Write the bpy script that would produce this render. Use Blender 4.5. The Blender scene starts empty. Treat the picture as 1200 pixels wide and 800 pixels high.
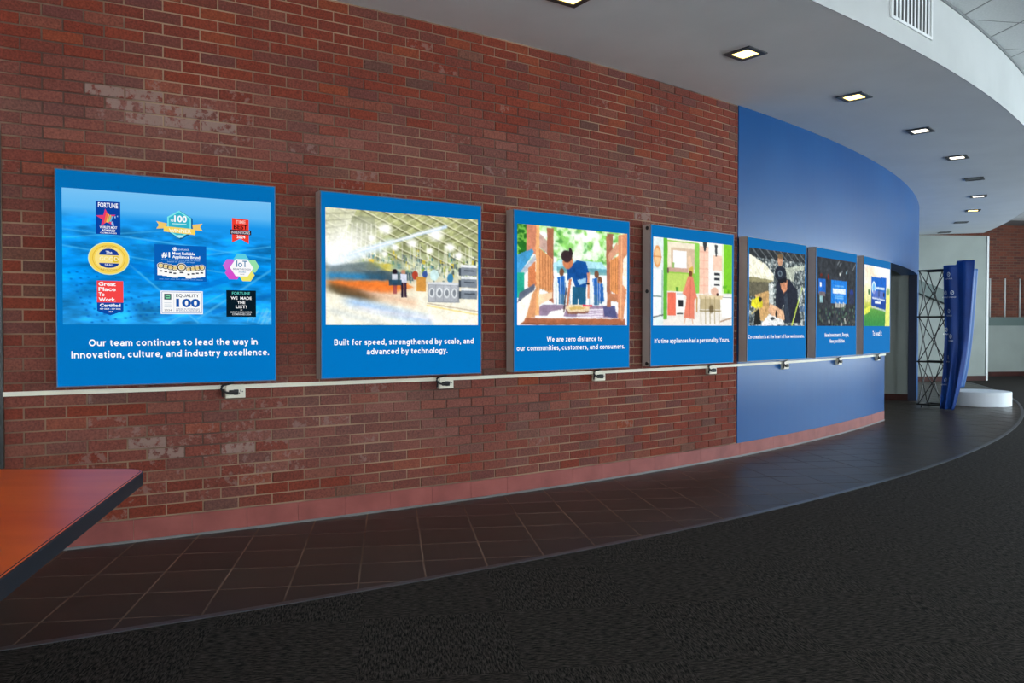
import bpy, bmesh, math, random
import numpy as np
from mathutils import Vector, Matrix

random.seed(7)
rng = np.random.default_rng(7)
scn = bpy.context.scene
COL = scn.collection

# ------------------------------------------------------------------ camera
HE = 1.2544                       # eye height
cam_d = bpy.data.cameras.new('camera')
cam_d.sensor_width = 36.0
cam_d.lens = 36.0 * 933.8 / 1200.0
cam_d.clip_start = 0.05
cam = bpy.data.objects.new('camera', cam_d)
cam.location = (0, 0, HE)
cam.rotation_euler = (math.pi / 2 - 0.0176, 0, 0)
COL.objects.link(cam)
scn.camera = cam

# ------------------------------------------------------------------ world, window light, exposure
scn.view_settings.view_transform = 'Standard'
scn.view_settings.look = 'None'
scn.view_settings.gamma = 1.0
scn.view_settings.use_curve_mapping = False
scn.view_settings.exposure = 0.0

world = bpy.data.worlds.new('daylight_sky')
scn.world = world
world.use_nodes = True
bg = world.node_tree.nodes['Background']
bg.inputs['Color'].default_value = (0.62, 0.80, 1.0, 1)
bg.inputs['Strength'].default_value = 1.0

AX = math.radians(8.6)            # the building grid is turned against the view
EV = Vector((math.cos(AX), math.sin(AX), 0))
NV = Vector((-math.sin(AX), math.cos(AX), 0))


def en(e, n, z=0.0):
    v = EV * e + NV * n
    return Vector((v.x, v.y, z))


ROOM_E0, ROOM_E1, ROOM_N0 = -6.0, 18.0, -6.5
HIGH = 3.93


def window_light(name, e, n, z, rot, w, h, power, color):
    l = bpy.data.lights.new(name, 'AREA')
    l.shape = 'RECTANGLE'
    l.size = w
    l.size_y = h
    l.energy = power
    l.color = color
    o = bpy.data.objects.new(name, l)
    o.location = en(e, n, z)
    o.rotation_euler = (math.pi / 2 + math.radians(8), 0, rot)
    COL.objects.link(o)
    return o


# daylight entering by the glazed right wall (four bays) and the back wall (three bays)
RIGHT_BAYS = [0.6, 4.6, 8.6, 12.6]
BACK_BAYS = [-1.8, 4.2, 10.2]
DAY = (0.80, 0.93, 1.0)
for nb in RIGHT_BAYS:
    window_light('window_daylight', ROOM_E1 - 0.12, nb, 1.75, AX + math.pi / 2, 3.5, 2.9, 440 if nb < 12 else 300, DAY)
for eb in BACK_BAYS:
    window_light('window_daylight', eb, ROOM_N0 + 0.12, 1.75, AX + math.pi, 4.6, 2.9, 1170, (1.0, 0.96, 0.92))

# ------------------------------------------------------------------ curved wall geometry
TH0, K1, X0, Y0 = 0.4686, 0.043628, -2.7229, 4.3746
R = 1.0 / K1
CX, CY = X0 - R * math.sin(TH0), Y0 + R * math.cos(TH0)
SOFFIT = 3.392
S_BLUE, S_OPEN0, S_OPEN1 = 5.955, 10.14, 13.5
R_CARPET, R_SOFFIT = R + 1.49, R + 1.76


def head(s):
    return TH0 + K1 * s


def wp(s, off=0.0, z=0.0):
    a = head(s) - math.pi / 2
    return Vector((CX + (R + off) * math.cos(a), CY + (R + off) * math.sin(a), z))


def sr(x, y):
    dx, dy = x - CX, y - CY
    return (math.atan2(dy, dx) + math.pi / 2 - TH0) / K1, math.hypot(dx, dy)


# ------------------------------------------------------------------ helpers
def srgb(r, g, b):
    out = []
    for c in (r, g, b):
        c = c / 255.0
        out.append(c / 12.92 if c <= 0.04045 else ((c + 0.055) / 1.055) ** 2.4)
    return tuple(out)


def mat(name, color=(0.5, 0.5, 0.5), rough=0.6, metal=0.0, spec=0.5, emit=None, estr=0.0, coat=0.0):
    m = bpy.data.materials.new(name)
    m.use_nodes = True
    b = m.node_tree.nodes['Principled BSDF']
    b.inputs['Base Color'].default_value = (*color[:3], 1)
    b.inputs['Roughness'].default_value = rough
    b.inputs['Metallic'].default_value = metal
    b.inputs['Specular IOR Level'].default_value = spec
    b.inputs['Coat Weight'].default_value = coat
    if emit:
        b.inputs['Emission Color'].default_value = (*emit[:3], 1)
        b.inputs['Emission Strength'].default_value = estr
    return m


def N(m, typ, **kw):
    n = m.node_tree.nodes.new(typ)
    for k, v in kw.items():
        setattr(n, k, v)
    return n


def L(m, a, b):
    m.node_tree.links.new(a, b)


def bsdf(m):
    return m.node_tree.nodes['Principled BSDF']


def noise_color(m, c1, c2, scale, detail=4.0, stretch=(1, 1, 1), coord='Object', rough_var=None, bump=0.0, rot=0.0, lo=0.35, hi=0.65):
    tc = N(m, 'ShaderNodeTexCoord')
    mp = N(m, 'ShaderNodeMapping')
    mp.inputs['Scale'].default_value = stretch
    mp.inputs['Rotation'].default_value = (0, 0, rot)
    L(m, tc.outputs[coord], mp.inputs['Vector'])
    nz = N(m, 'ShaderNodeTexNoise')
    nz.inputs['Scale'].default_value = scale
    nz.inputs['Detail'].default_value = detail
    L(m, mp.outputs['Vector'], nz.inputs['Vector'])
    rp = N(m, 'ShaderNodeValToRGB')
    rp.color_ramp.elements[0].position = lo
    rp.color_ramp.elements[0].color = (*c1, 1)
    rp.color_ramp.elements[1].position = hi
    rp.color_ramp.elements[1].color = (*c2, 1)
    L(m, nz.outputs['Fac'], rp.inputs['Fac'])
    L(m, rp.outputs['Color'], bsdf(m).inputs['Base Color'])
    if bump:
        bp = N(m, 'ShaderNodeBump')
        bp.inputs['Strength'].default_value = bump
        bp.inputs['Distance'].default_value = 0.01
        L(m, nz.outputs['Fac'], bp.inputs['Height'])
        L(m, bp.outputs['Normal'], bsdf(m).inputs['Normal'])
    if rough_var:
        mr = N(m, 'ShaderNodeMapRange')
        mr.inputs['To Min'].default_value = rough_var[0]
        mr.inputs['To Max'].default_value = rough_var[1]
        L(m, nz.outputs['Fac'], mr.inputs['Value'])
        L(m, mr.outputs['Result'], bsdf(m).inputs['Roughness'])
    return rp, nz, mp


def link(name, me, material=None, parent=None):
    o = bpy.data.objects.new(name, me)
    COL.objects.link(o)
    if material is not None and me is not None and len(me.materials) == 0:
        for mm in (material if isinstance(material, (list, tuple)) else [material]):
            me.materials.append(mm)
    if parent is not None:
        o.parent = parent
    return o


def tag(o, label=None, cat=None, group=None, kind=None):
    if label:
        o['label'] = label
    if cat:
        o['category'] = cat
    if group:
        o['group'] = group
    if kind:
        o['kind'] = kind
    return o


def empty(name, loc, rz=0.0, label=None, cat=None, group=None):
    o = bpy.data.objects.new(name, None)
    o.empty_display_size = 0.1
    o.location = loc
    o.rotation_euler = (0, 0, rz)
    COL.objects.link(o)
    return tag(o, label, cat, group)


class MB:
    """collects faces, builds one mesh"""

    def __init__(self):
        self.v, self.f = [], []

    def quad(self, *pts):
        i = len(self.v)
        self.v += [tuple(p) for p in pts]
        self.f.append(tuple(range(i, i + len(pts))))
        return self

    def hexa(self, p):
        i = len(self.v)
        self.v += [tuple(q) for q in p]
        for f in ((0, 3, 2, 1), (4, 5, 6, 7), (0, 1, 5, 4), (1, 2, 6, 5), (2, 3, 7, 6), (3, 0, 4, 7)):
            self.f.append(tuple(i + k for k in f))
        return self

    def box(self, x0, x1, y0, y1, z0, z1):
        return self.hexa([(x0, y0, z0), (x1, y0, z0), (x1, y1, z0), (x0, y1, z0),
                          (x0, y0, z1), (x1, y0, z1), (x1, y1, z1), (x0, y1, z1)])

    def enbox(self, e0, e1, n0, n1, z0, z1):
        return self.hexa([en(e0, n0, z0), en(e1, n0, z0), en(e1, n1, z0), en(e0, n1, z0),
                          en(e0, n0, z1), en(e1, n0, z1), en(e1, n1, z1), en(e0, n1, z1)])

    def arc(self, s0, s1, o0, o1, z0, z1, ds=0.2):
        n = max(1, int(math.ceil((s1 - s0) / ds)))
        base = len(self.v)
        for k in range(n + 1):
            s = s0 + (s1 - s0) * k / n
            for (o, z) in ((o0, z0), (o1, z0), (o1, z1), (o0, z1)):
                self.v.append(tuple(wp(s, o, z)))
        for k in range(n):
            a, b = base + 4 * k, base + 4 * k + 4
            for j in range(4):
                j2 = (j + 1) % 4
                self.f.append((a + j, a + j2, b + j2, b + j))
        self.f.append((base + 3, base + 2, base + 1, base))
        e = base + 4 * n
        self.f.append((e, e + 1, e + 2, e + 3))
        return self

    def tube(self, pts, r, sides=8):
        pts = [Vector(p) for p in pts]
        base = len(self.v)
        for k, p in enumerate(pts):
            d = (pts[min(k + 1, len(pts) - 1)] - pts[max(k - 1, 0)]).normalized()
            up = Vector((0, 0, 1)) if abs(d.z) < 0.9 else Vector((1, 0, 0))
            a = d.cross(up).normalized()
            b = d.cross(a).normalized()
            for j in range(sides):
                t = 2 * math.pi * j / sides
                self.v.append(tuple(p + a * (r * math.cos(t)) + b * (r * math.sin(t))))
        for k in range(len(pts) - 1):
            for j in range(sides):
                j2 = (j + 1) % sides
                self.f.append((base + k * sides + j, base + k * sides + j2, base + (k + 1) * sides + j2, base + (k + 1) * sides + j))
        self.f.append(tuple(base + j for j in range(sides))[::-1])
        self.f.append(tuple(base + (len(pts) - 1) * sides + j for j in range(sides)))
        return self

    def prism(self, poly, z0, z1):
        i, n = len(self.v), len(poly)
        self.v += [(p[0], p[1], z0) for p in poly] + [(p[0], p[1], z1) for p in poly]
        self.f.append(tuple(i + k for k in range(n))[::-1])
        self.f.append(tuple(i + n + k for k in range(n)))
        for k in range(n):
            k2 = (k + 1) % n
            self.f.append((i + k, i + k2, i + n + k2, i + n + k))
        return self

    def mesh(self, name, smooth=False, fix=True):
        me = bpy.data.meshes.new(name)
        me.from_pydata(self.v, [], self.f)
        if fix:
            bm = bmesh.new()
            bm.from_mesh(me)
            bmesh.ops.recalc_face_normals(bm, faces=bm.faces)
            bm.to_mesh(me)
            bm.free()
        if smooth:
            me.polygons.foreach_set('use_smooth', [True] * len(me.polygons))
        me.update()
        return me

    def build(self, name, material=None, parent=None, smooth=False, fix=True):
        return link(name, self.mesh(name, smooth, fix), material, parent)


def struct(o, label, cat='wall'):
    return tag(o, label, cat, kind='structure')


def bevel(o, w=0.004, seg=2):
    md = o.modifiers.new('bevel', 'BEVEL')
    md.width = w
    md.segments = seg
    md.limit_method = 'ANGLE'
    return o


# ------------------------------------------------------------------ materials
M = {}
M['white_paint'] = mat('white_paint', (0.62, 0.64, 0.64), 0.75)
noise_color(M['white_paint'], (0.82, 0.84, 0.83), (0.86, 0.88, 0.87), 2.0)
M['grey_paint'] = mat('grey_paint', (0.42, 0.45, 0.42), 0.7)
noise_color(M['grey_paint'], (0.235, 0.262, 0.238), (0.27, 0.298, 0.272), 1.5)
M['brown_base'] = mat('brown_base', (0.06, 0.012, 0.008), 0.55, spec=0.2)
noise_color(M['brown_base'], (0.032, 0.007, 0.005), (0.050, 0.011, 0.007), 6)
M['black'] = mat('black', (0.010, 0.010, 0.011), 0.45)
M['grid'] = mat('ceiling_grid_metal', (0.20, 0.22, 0.22), 0.5)
M['ceil_tile'] = mat('ceiling_tile_board', (0.55, 0.58, 0.58), 0.9)
noise_color(M['ceil_tile'], (0.72, 0.75, 0.75), (0.80, 0.83, 0.83), 60, bump=0.1)

# blue satin paint, daylight mirrors in it softly
m = M['blue_paint'] = mat('blue_satin_paint', srgb(0, 72, 148), 0.32, spec=0.23)
noise_color(m, srgb(0, 72, 132), srgb(0, 80, 141), 0.8, 3, rough_var=(0.28, 0.38))
nt = N(m, 'ShaderNodeTexNoise')
nt.inputs['Scale'].default_value = 55
bp = N(m, 'ShaderNodeBump')
bp.inputs['Strength'].default_value = 0.06
bp.inputs['Distance'].default_value = 0.004
L(m, nt.outputs['Fac'], bp.inputs['Height'])
L(m, bp.outputs['Normal'], bsdf(m).inputs['Normal'])

# mortar
m = M['mortar'] = mat('mortar', (0.26, 0.16, 0.095), 0.95)
noise_color(m, (0.085, 0.047, 0.034), (0.33, 0.215, 0.135), 1.3, 5, lo=0.38, hi=0.62, bump=0.2)

# brick: colour of its own firing in 'Col', amount of white lime bloom in alpha
m = M['brick'] = mat('fired_brick', (0.2, 0.05, 0.03), 0.88, spec=0.25)
at = N(m, 'ShaderNodeAttribute', attribute_name='Col')
geo = N(m, 'ShaderNodeNewGeometry')
n1 = N(m, 'ShaderNodeTexNoise')
n1.inputs['Scale'].default_value = 22
n1.inputs['Detail'].default_value = 5
n1.inputs['Roughness'].default_value = 0.65
L(m, geo.outputs['Position'], n1.inputs['Vector'])
n2 = N(m, 'ShaderNodeTexNoise')
n2.inputs['Scale'].default_value = 90
n2.inputs['Detail'].default_value = 3
L(m, geo.outputs['Position'], n2.inputs['Vector'])
mr = N(m, 'ShaderNodeMapRange')
mr.inputs['From Min'].default_value = 0.3
mr.inputs['From Max'].default_value = 0.7
mr.inputs['To Min'].default_value = 0.72
mr.inputs['To Max'].default_value = 1.28
L(m, n2.outputs['Fac'], mr.inputs['Value'])
mx = N(m, 'ShaderNodeMix', data_type='RGBA', blend_type='MULTIPLY')
mx.inputs[0].default_value = 1.0
L(m, at.outputs['Color'], mx.inputs[6])
L(m, mr.outputs['Result'], mx.inputs[7])
sub = N(m, 'ShaderNodeMath', operation='SUBTRACT')
sub.inputs[0].default_value = 1.0
L(m, at.outputs['Alpha'], sub.inputs[1])
rmp = N(m, 'ShaderNodeMapRange', interpolation_type='SMOOTHSTEP')
rmp.inputs['From Max'].default_value = 1.0
ad = N(m, 'ShaderNodeMath', operation='ADD')
ad.inputs[1].default_value = 0.10
sc2 = N(m, 'ShaderNodeMath', operation='MULTIPLY_ADD')
sc2.inputs[1].default_value = 0.3
sc2.inputs[2].default_value = 0.37
L(m, sub.outputs[0], sc2.inputs[0])
L(m, sc2.outputs[0], rmp.inputs['From Min'])
L(m, sc2.outputs[0], ad.inputs[0])
L(m, ad.outputs[0], rmp.inputs['From Max'])
L(m, n1.outputs['Fac'], rmp.inputs['Value'])
ml = N(m, 'ShaderNodeMath', operation='MULTIPLY')
L(m, rmp.outputs['Result'], ml.inputs[0])
gt = N(m, 'ShaderNodeMath', operation='MULTIPLY')
gt.inputs[1].default_value = 0.85
L(m, at.outputs['Alpha'], gt.inputs[0])
L(m, gt.outputs[0], ml.inputs[1])
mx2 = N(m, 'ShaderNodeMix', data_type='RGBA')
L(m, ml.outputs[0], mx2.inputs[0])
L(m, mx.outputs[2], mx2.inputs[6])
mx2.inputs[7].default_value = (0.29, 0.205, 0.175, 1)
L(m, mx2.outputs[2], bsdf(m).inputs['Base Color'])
bp = N(m, 'ShaderNodeBump')
bp.inputs['Strength'].default_value = 0.35
bp.inputs['Distance'].default_value = 0.004
L(m, n2.outputs['Fac'], bp.inputs['Height'])
L(m, bp.outputs['Normal'], bsdf(m).inputs['Normal'])

# terracotta base
m = M['terracotta'] = mat('terracotta_base', (0.3, 0.08, 0.06), 0.6)
noise_color(m, (0.205, 0.038, 0.030), (0.300, 0.070, 0.055), 5, 5, lo=0.3, hi=0.7)
M['aluminium'] = mat('aluminium_strip', (0.16, 0.16, 0.16), 0.45, metal=0.5)
M['edge_strip'] = mat('dark_metal_edge', (0.10, 0.105, 0.115), 0.38, metal=0.7)

# floor tile
m = M['tile'] = mat('brown_floor_tile', (0.03, 0.018, 0.012), 0.3, spec=0.16)
tc = N(m, 'ShaderNodeNewGeometry')
oi = N(m, 'ShaderNodeObjectInfo')
mp = N(m, 'ShaderNodeMapping')
mp.inputs['Scale'].default_value = (1.0, 5.0, 1)
mp.inputs['Rotation'].default_value = (0, 0, -AX)
L(m, tc.outputs['Position'], mp.inputs['Vector'])
nz = N(m, 'ShaderNodeTexNoise')
nz.inputs['Scale'].default_value = 3.0
nz.inputs['Detail'].default_value = 6
L(m, mp.outputs['Vector'], nz.inputs['Vector'])
rp = N(m, 'ShaderNodeValToRGB')
rp.color_ramp.elements[0].position = 0.3
rp.color_ramp.elements[0].color = (0.029, 0.021, 0.016, 1)
rp.color_ramp.elements[1].position = 0.75
rp.color_ramp.elements[1].color = (0.064, 0.046, 0.036, 1)
L(m, nz.outputs['Fac'], rp.inputs['Fac'])
mr = N(m, 'ShaderNodeMapRange')
mr.inputs['To Min'].default_value = 0.8
mr.inputs['To Max'].default_value = 1.15
L(m, oi.outputs['Random'], mr.inputs['Value'])
mx = N(m, 'ShaderNodeMix', data_type='RGBA', blend_type='MULTIPLY')
mx.inputs[0].default_value = 1
L(m, rp.outputs['Color'], mx.inputs[6])
L(m, mr.outputs['Result'], mx.inputs[7])
L(m, mx.outputs[2], bsdf(m).inputs['Base Color'])
mr = N(m, 'ShaderNodeMapRange')
mr.inputs['To Min'].default_value = 0.28
mr.inputs['To Max'].default_value = 0.46
L(m, nz.outputs['Fac'], mr.inputs['Value'])
L(m, mr.outputs['Result'], bsdf(m).inputs['Roughness'])
m = M['grout'] = mat('floor_grout', (0.12, 0.085, 0.06), 0.8)
noise_color(m, (0.11, 0.08, 0.055), (0.30, 0.215, 0.15), 1.5)

# carpet: ribbed streaks, quarter-turned from square to square
m = M['carpet'] = mat('charcoal_carpet', (0.012, 0.012, 0.012), 0.95, spec=0.1)
geo = N(m, 'ShaderNodeNewGeometry')
mp = N(m, 'ShaderNodeMapping')
mp.inputs['Rotation'].default_value = (0, 0, -AX)
L(m, geo.outputs['Position'], mp.inputs['Vector'])
cols = []
for st in ((26, 150, 1), (150, 26, 1)):
    q = N(m, 'ShaderNodeMapping')
    q.inputs['Scale'].default_value = st
    L(m, mp.outputs['Vector'], q.inputs['Vector'])
    z = N(m, 'ShaderNodeTexNoise')
    z.inputs['Scale'].default_value = 1.0
    z.inputs['Detail'].default_value = 3
    z.inputs['Roughness'].default_value = 0.7
    L(m, q.outputs['Vector'], z.inputs['Vector'])
    cols.append(z)
ck = N(m, 'ShaderNodeTexChecker')
ck.inputs['Scale'].default_value = 1.0 / 0.61
ck.inputs['Color1'].default_value = (1, 1, 1, 1)
ck.inputs['Color2'].default_value = (0, 0, 0, 1)
fl = N(m, 'ShaderNodeMapping')
fl.inputs['Scale'].default_value = (1, 1, 0)
fl.inputs['Location'].default_value = (0.13, 0.21, 0.5)
L(m, mp.outputs['Vector'], fl.inputs['Vector'])
L(m, fl.outputs['Vector'], ck.inputs['Vector'])
mx = N(m, 'ShaderNodeMix', data_type='FLOAT')
L(m, ck.outputs['Fac'], mx.inputs[0])
L(m, cols[0].outputs['Fac'], mx.inputs[2])
L(m, cols[1].outputs['Fac'], mx.inputs[3])
rp = N(m, 'ShaderNodeValToRGB')
rp.color_ramp.elements[0].position = 0.40
rp.color_ramp.elements[0].color = (0.0030, 0.0028, 0.0026, 1)
rp.color_ramp.elements[1].position = 0.72
rp.color_ramp.elements[1].color = (0.090, 0.076, 0.064, 1)
L(m, mx.outputs[0], rp.inputs['Fac'])
L(m, rp.outputs['Color'], bsdf(m).inputs['Base Color'])
bp = N(m, 'ShaderNodeBump')
bp.inputs['Strength'].default_value = 0.5
bp.inputs['Distance'].default_value = 0.004
L(m, mx.outputs[0], bp.inputs['Height'])
L(m, bp.outputs['Normal'], bsdf(m).inputs['Normal'])

# wood laminate
m = M['wood'] = mat('orange_wood_laminate', (0.4, 0.1, 0.02), 0.34, spec=0.45)
noise_color(m, srgb(222, 78, 10), srgb(246, 108, 22), 1.6, 5, stretch=(1.0, 5, 1), rot=-0.6, lo=0.25, hi=0.75)
M['edge_rubber'] = mat('black_edge_band', (0.008, 0.011, 0.017), 0.55, spec=0.3)

# backlit print: emission follows the printed colour
m = M['print'] = mat('backlit_print', (0.0, 0.0, 0.0), 0.7, spec=0.02)
at = N(m, 'ShaderNodeAttribute', attribute_name='Col')
L(m, at.outputs['Color'], bsdf(m).inputs['Emission Color'])
bsdf(m).inputs['Emission Strength'].default_value = 1.0
m = M['plain_print'] = mat('white_print', (0.5, 0.5, 0.5), 0.6)
M['box_metal'] = mat('brown_grey_metal', srgb(150, 138, 130), 0.5)
noise_color(M['box_metal'], srgb(160, 147, 139), srgb(172, 158, 150), 3)
M['silver'] = mat('silver_edge', srgb(70, 92, 112), 0.5, metal=0.2)
M['dark_trim'] = mat('dark_grey_trim', (0.05, 0.05, 0.052), 0.45)
M['ivory'] = mat('ivory_plastic', srgb(225, 220, 200), 0.5)
M['cord'] = mat('black_cord', (0.008, 0.008, 0.008), 0.5)
M['socket'] = mat('socket_slot', (0.03, 0.03, 0.03), 0.6)
M['banner'] = mat('blue_banner_cloth', srgb(10, 62, 140), 0.6)
noise_color(M['banner'], srgb(8, 54, 128), srgb(14, 70, 152), 2.5)
M['pale_banner'] = mat('pale_blue_banner_cloth', srgb(24, 84, 150), 0.6)
M['plinth'] = mat('white_plinth_paint', (0.72, 0.76, 0.80), 0.45)
M['stair'] = mat('dark_green_grey_panel', srgb(80, 96, 92), 0.6)
M['rail'] = mat('pale_rail_paint', (0.6, 0.6, 0.58), 0.4)
M['navy'] = mat('shade_toned_blue_paint', srgb(14, 30, 62), 0.5)  # wall blue with the shade of the corridor return put into the colour
M['glass'] = mat('window_glass', (0.8, 0.9, 1.0), 0.05)
bsdf(M['glass']).inputs['Alpha'].default_value = 0.15
m = M['far_brick'] = mat('far_brick', (0.2, 0.06, 0.04), 0.9)
br = N(m, 'ShaderNodeTexBrick')
br.inputs['Color1'].default_value = (0.20, 0.055, 0.03, 1)
br.inputs['Color2'].default_value = (0.11, 0.035, 0.025, 1)
br.inputs['Mortar'].default_value = (0.16, 0.10, 0.07, 1)
br.inputs['Scale'].default_value = 1.0
br.inputs['Brick Width'].default_value = 0.203
br.inputs['Row Height'].default_value = 0.0677
br.inputs['Mortar Size'].default_value = 0.006
tcx = N(m, 'ShaderNodeTexCoord')
sx = N(m, 'ShaderNodeSeparateXYZ')
cx_ = N(m, 'ShaderNodeCombineXYZ')
L(m, tcx.outputs['Object'], sx.inputs[0])
L(m, sx.outputs[0], cx_.inputs[0])
L(m, sx.outputs[2], cx_.inputs[1])
L(m, cx_.outputs[0], br.inputs['Vector'])
L(m, br.outputs['Color'], bsdf(m).inputs['Base Color'])

# ------------------------------------------------------------------ floor, carpet
o = MB().enbox(ROOM_E0 - 3, ROOM_E1, ROOM_N0, 19.2, -0.2, -0.0015).build('floor', M['grout'])
struct(o, 'brown tiled floor band along the curved wall', 'floor')
floor = o

T = 0.3295
T_E0, T_N0 = -1.481, 3.632


def clip(poly, px, py, nx, ny):
    out = []
    for i in range(len(poly)):
        a, b = poly[i], poly[(i + 1) % len(poly)]
        da = (a[0] - px) * nx + (a[1] - py) * ny
        db = (b[0] - px) * nx + (b[1] - py) * ny
        if da >= 0:
            out.append(a)
        if (da >= 0) != (db >= 0):
            t = da / (da - db)
            out.append((a[0] + (b[0] - a[0]) * t, a[1] + (b[1] - a[1]) * t))
    return out


def area(p):
    return abs(sum(p[i][0] * p[(i + 1) % len(p)][1] - p[(i + 1) % len(p)][0] * p[i][1] for i in range(len(p)))) / 2


tiles = []
g = 0.0045
for i in range(-8, 50):
    for j in range(-14, 48):
        e0, n0 = T_E0 + i * T, T_N0 + j * T
        c = en(e0 + T / 2, n0 + T / 2)
        s, r = sr(c.x, c.y)
        if not (-3.2 < s < 19.0) or r > R_CARPET + 0.35:
            continue
        r_in = R - 2.6 if S_OPEN0 < s < S_OPEN1 else R + 0.004
        if r < r_in - 0.35:
            continue
        poly = [(p.x, p.y) for p in (en(e0 + g, n0 + g), en(e0 + T - g, n0 + g), en(e0 + T - g, n0 + T - g), en(e0 + g, n0 + T - g))]
        ux, uy = (c.x - CX) / r, (c.y - CY) / r
        poly = clip(poly, CX + ux * r_in, CY + uy * r_in, ux, uy)
        if len(poly) > 2:
            ro = R_CARPET - 0.012
            poly = clip(poly, CX + ux * ro, CY + uy * ro, -ux, -uy)
        if len(poly) < 3 or area(poly) < 2e-4:
            continue
        vis = abs(c.x) < c.y * 0.66 and c.y > 0
        tiles.append(((0 if vis else 1), c.y if vis else c.y + 100, poly))
tiles.sort(key=lambda t: (t[0], t[1]))
full_mesh = None
rest = MB()
for k, (_, _, poly) in enumerate(tiles):
    if k < 300:
        x0, y0 = poly[0]
        lp = [(p[0] - x0, p[1] - y0) for p in poly]
        mb = MB().prism(lp, -0.010, 0.0)
        o = mb.build('floor_tile', M['tile'], floor)
        o.location = (x0, y0, random.uniform(-0.0008, 0.0004))
    else:
        rest.prism(poly, -0.010, 0.0)
o = rest.build('distant_floor_tiles', M['tile'], floor)
o['kind'] = 'stuff'

# carpet ring outwards from the strip, bounded by the room
mb = MB()
rs = [R_CARPET + 0.012, R + 3, R + 5, R + 8, R + 12, R + 18, R + 26]
n = 120
ss = [-13 + 40 * k / n for k in range(n + 1)]
for a in range(len(rs) - 1):
    for k in range(n):
        mb.quad(wp(ss[k], rs[a] - R, 0.004), wp(ss[k + 1], rs[a] - R, 0.004), wp(ss[k + 1], rs[a + 1] - R, 0.004), wp(ss[k], rs[a + 1] - R, 0.004))
me = mb.mesh('carpet')
bm = bmesh.new()
bm.from_mesh(me)
bmesh.ops.remove_doubles(bm, verts=bm.verts, dist=0.001)
for co, no in ((en(ROOM_E1, 0), EV), (en(ROOM_E0, 0), -EV), (en(0, ROOM_N0), -NV), (en(0, 18.4), NV)):
    gm = bm.verts[:] + bm.edges[:] + bm.faces[:]
    bmesh.ops.bisect_plane(bm, geom=gm, plane_co=co, plane_no=no, clear_outer=True)
bmesh.ops.recalc_face_normals(bm, faces=bm.faces)
for f in bm.faces:
    if f.normal.z < 0:
        f.normal_flip()
bm.to_mesh(me)
bm.free()
o = link('floor_carpet', me, M['carpet'])
struct(o, 'charcoal streaked carpet filling the lobby beyond the tile band', 'carpet')
o = MB().arc(-4, 19.0, 1.472, 1.512, -0.009, 0.007, 0.15).build('trim_1', M['edge_strip'])
struct(o, 'dark metal edge strip between floor tiles and carpet', 'trim')

# ------------------------------------------------------------------ brick wall
S_END = -0.063
DOOR_S0 = -1.35
mb = MB()
mb.arc(S_END, S_BLUE, -0.25, -0.0055, 0, SOFFIT + 0.02)
mb.arc(-4.0, DOOR_S0, -0.25, -0.0055, 0, SOFFIT + 0.02)
mb.arc(DOOR_S0, S_END, -0.25, -0.0055, 2.35, SOFFIT + 0.02)
wall_left = struct(mb.build('wall_left', M['mortar']), 'weathered red brick wall curving behind the lightboxes')

BL, BH = 0.2060, 0.0677
JT = 0.0085

PAL = [  # fired colours (linear) and weights
    ((0.200, 0.038, 0.020), 5.0), ((0.225, 0.044, 0.021), 4.5), ((0.178, 0.040, 0.025), 4.5), ((0.165, 0.046, 0.032), 2.5),
    ((0.145, 0.052, 0.042), 1.8), ((0.260, 0.062, 0.024), 1.6), ((0.128, 0.052, 0.048), 1.3), ((0.095, 0.060, 0.052), 0.6),
    ((0.215, 0.075, 0.050), 1.4), ((0.155, 0.082, 0.060), 0.8)]
PW = np.array([w for _, w in PAL])
PW = PW / PW.sum()


def smooth_noise(s, z, seed):
    v = 0.0
    for k in range(4):
        a = seed * 1.7 + k * 2.1
        v += math.sin(s * (0.9 + 0.55 * k) + z * (1.1 - 0.6 * k) + a * 3.1) * math.cos(z * (1.6 + 0.5 * k) - s * 0.35 + a)
    return v / 2.2


def brick_look(s, z):
    """class of brick at this place: (palette index, wash level 0-3, bloom level 0-2)"""
    i = int(rng.choice(len(PAL), p=PW))
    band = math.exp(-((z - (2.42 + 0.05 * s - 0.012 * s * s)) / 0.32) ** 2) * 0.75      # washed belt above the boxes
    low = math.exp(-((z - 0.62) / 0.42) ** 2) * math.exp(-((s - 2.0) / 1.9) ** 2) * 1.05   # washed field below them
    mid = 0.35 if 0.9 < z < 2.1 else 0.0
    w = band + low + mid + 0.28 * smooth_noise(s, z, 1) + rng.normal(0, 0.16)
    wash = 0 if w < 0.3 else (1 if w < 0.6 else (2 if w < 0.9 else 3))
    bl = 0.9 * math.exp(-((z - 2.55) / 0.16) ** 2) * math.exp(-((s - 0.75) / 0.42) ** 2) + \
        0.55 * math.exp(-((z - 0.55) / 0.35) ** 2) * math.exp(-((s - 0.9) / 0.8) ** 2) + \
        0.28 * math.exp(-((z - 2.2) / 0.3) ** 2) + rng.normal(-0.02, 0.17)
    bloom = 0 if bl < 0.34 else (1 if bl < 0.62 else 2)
    return i, wash, bloom


WASH = (0.200, 0.095, 0.080)


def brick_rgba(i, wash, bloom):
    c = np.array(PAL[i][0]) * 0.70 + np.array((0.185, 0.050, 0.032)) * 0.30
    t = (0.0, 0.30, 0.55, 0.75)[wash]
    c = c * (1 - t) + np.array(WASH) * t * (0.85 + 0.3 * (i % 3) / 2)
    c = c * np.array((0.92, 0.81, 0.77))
    return (*c, (0.0, 0.50, 0.85)[bloom])


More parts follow.
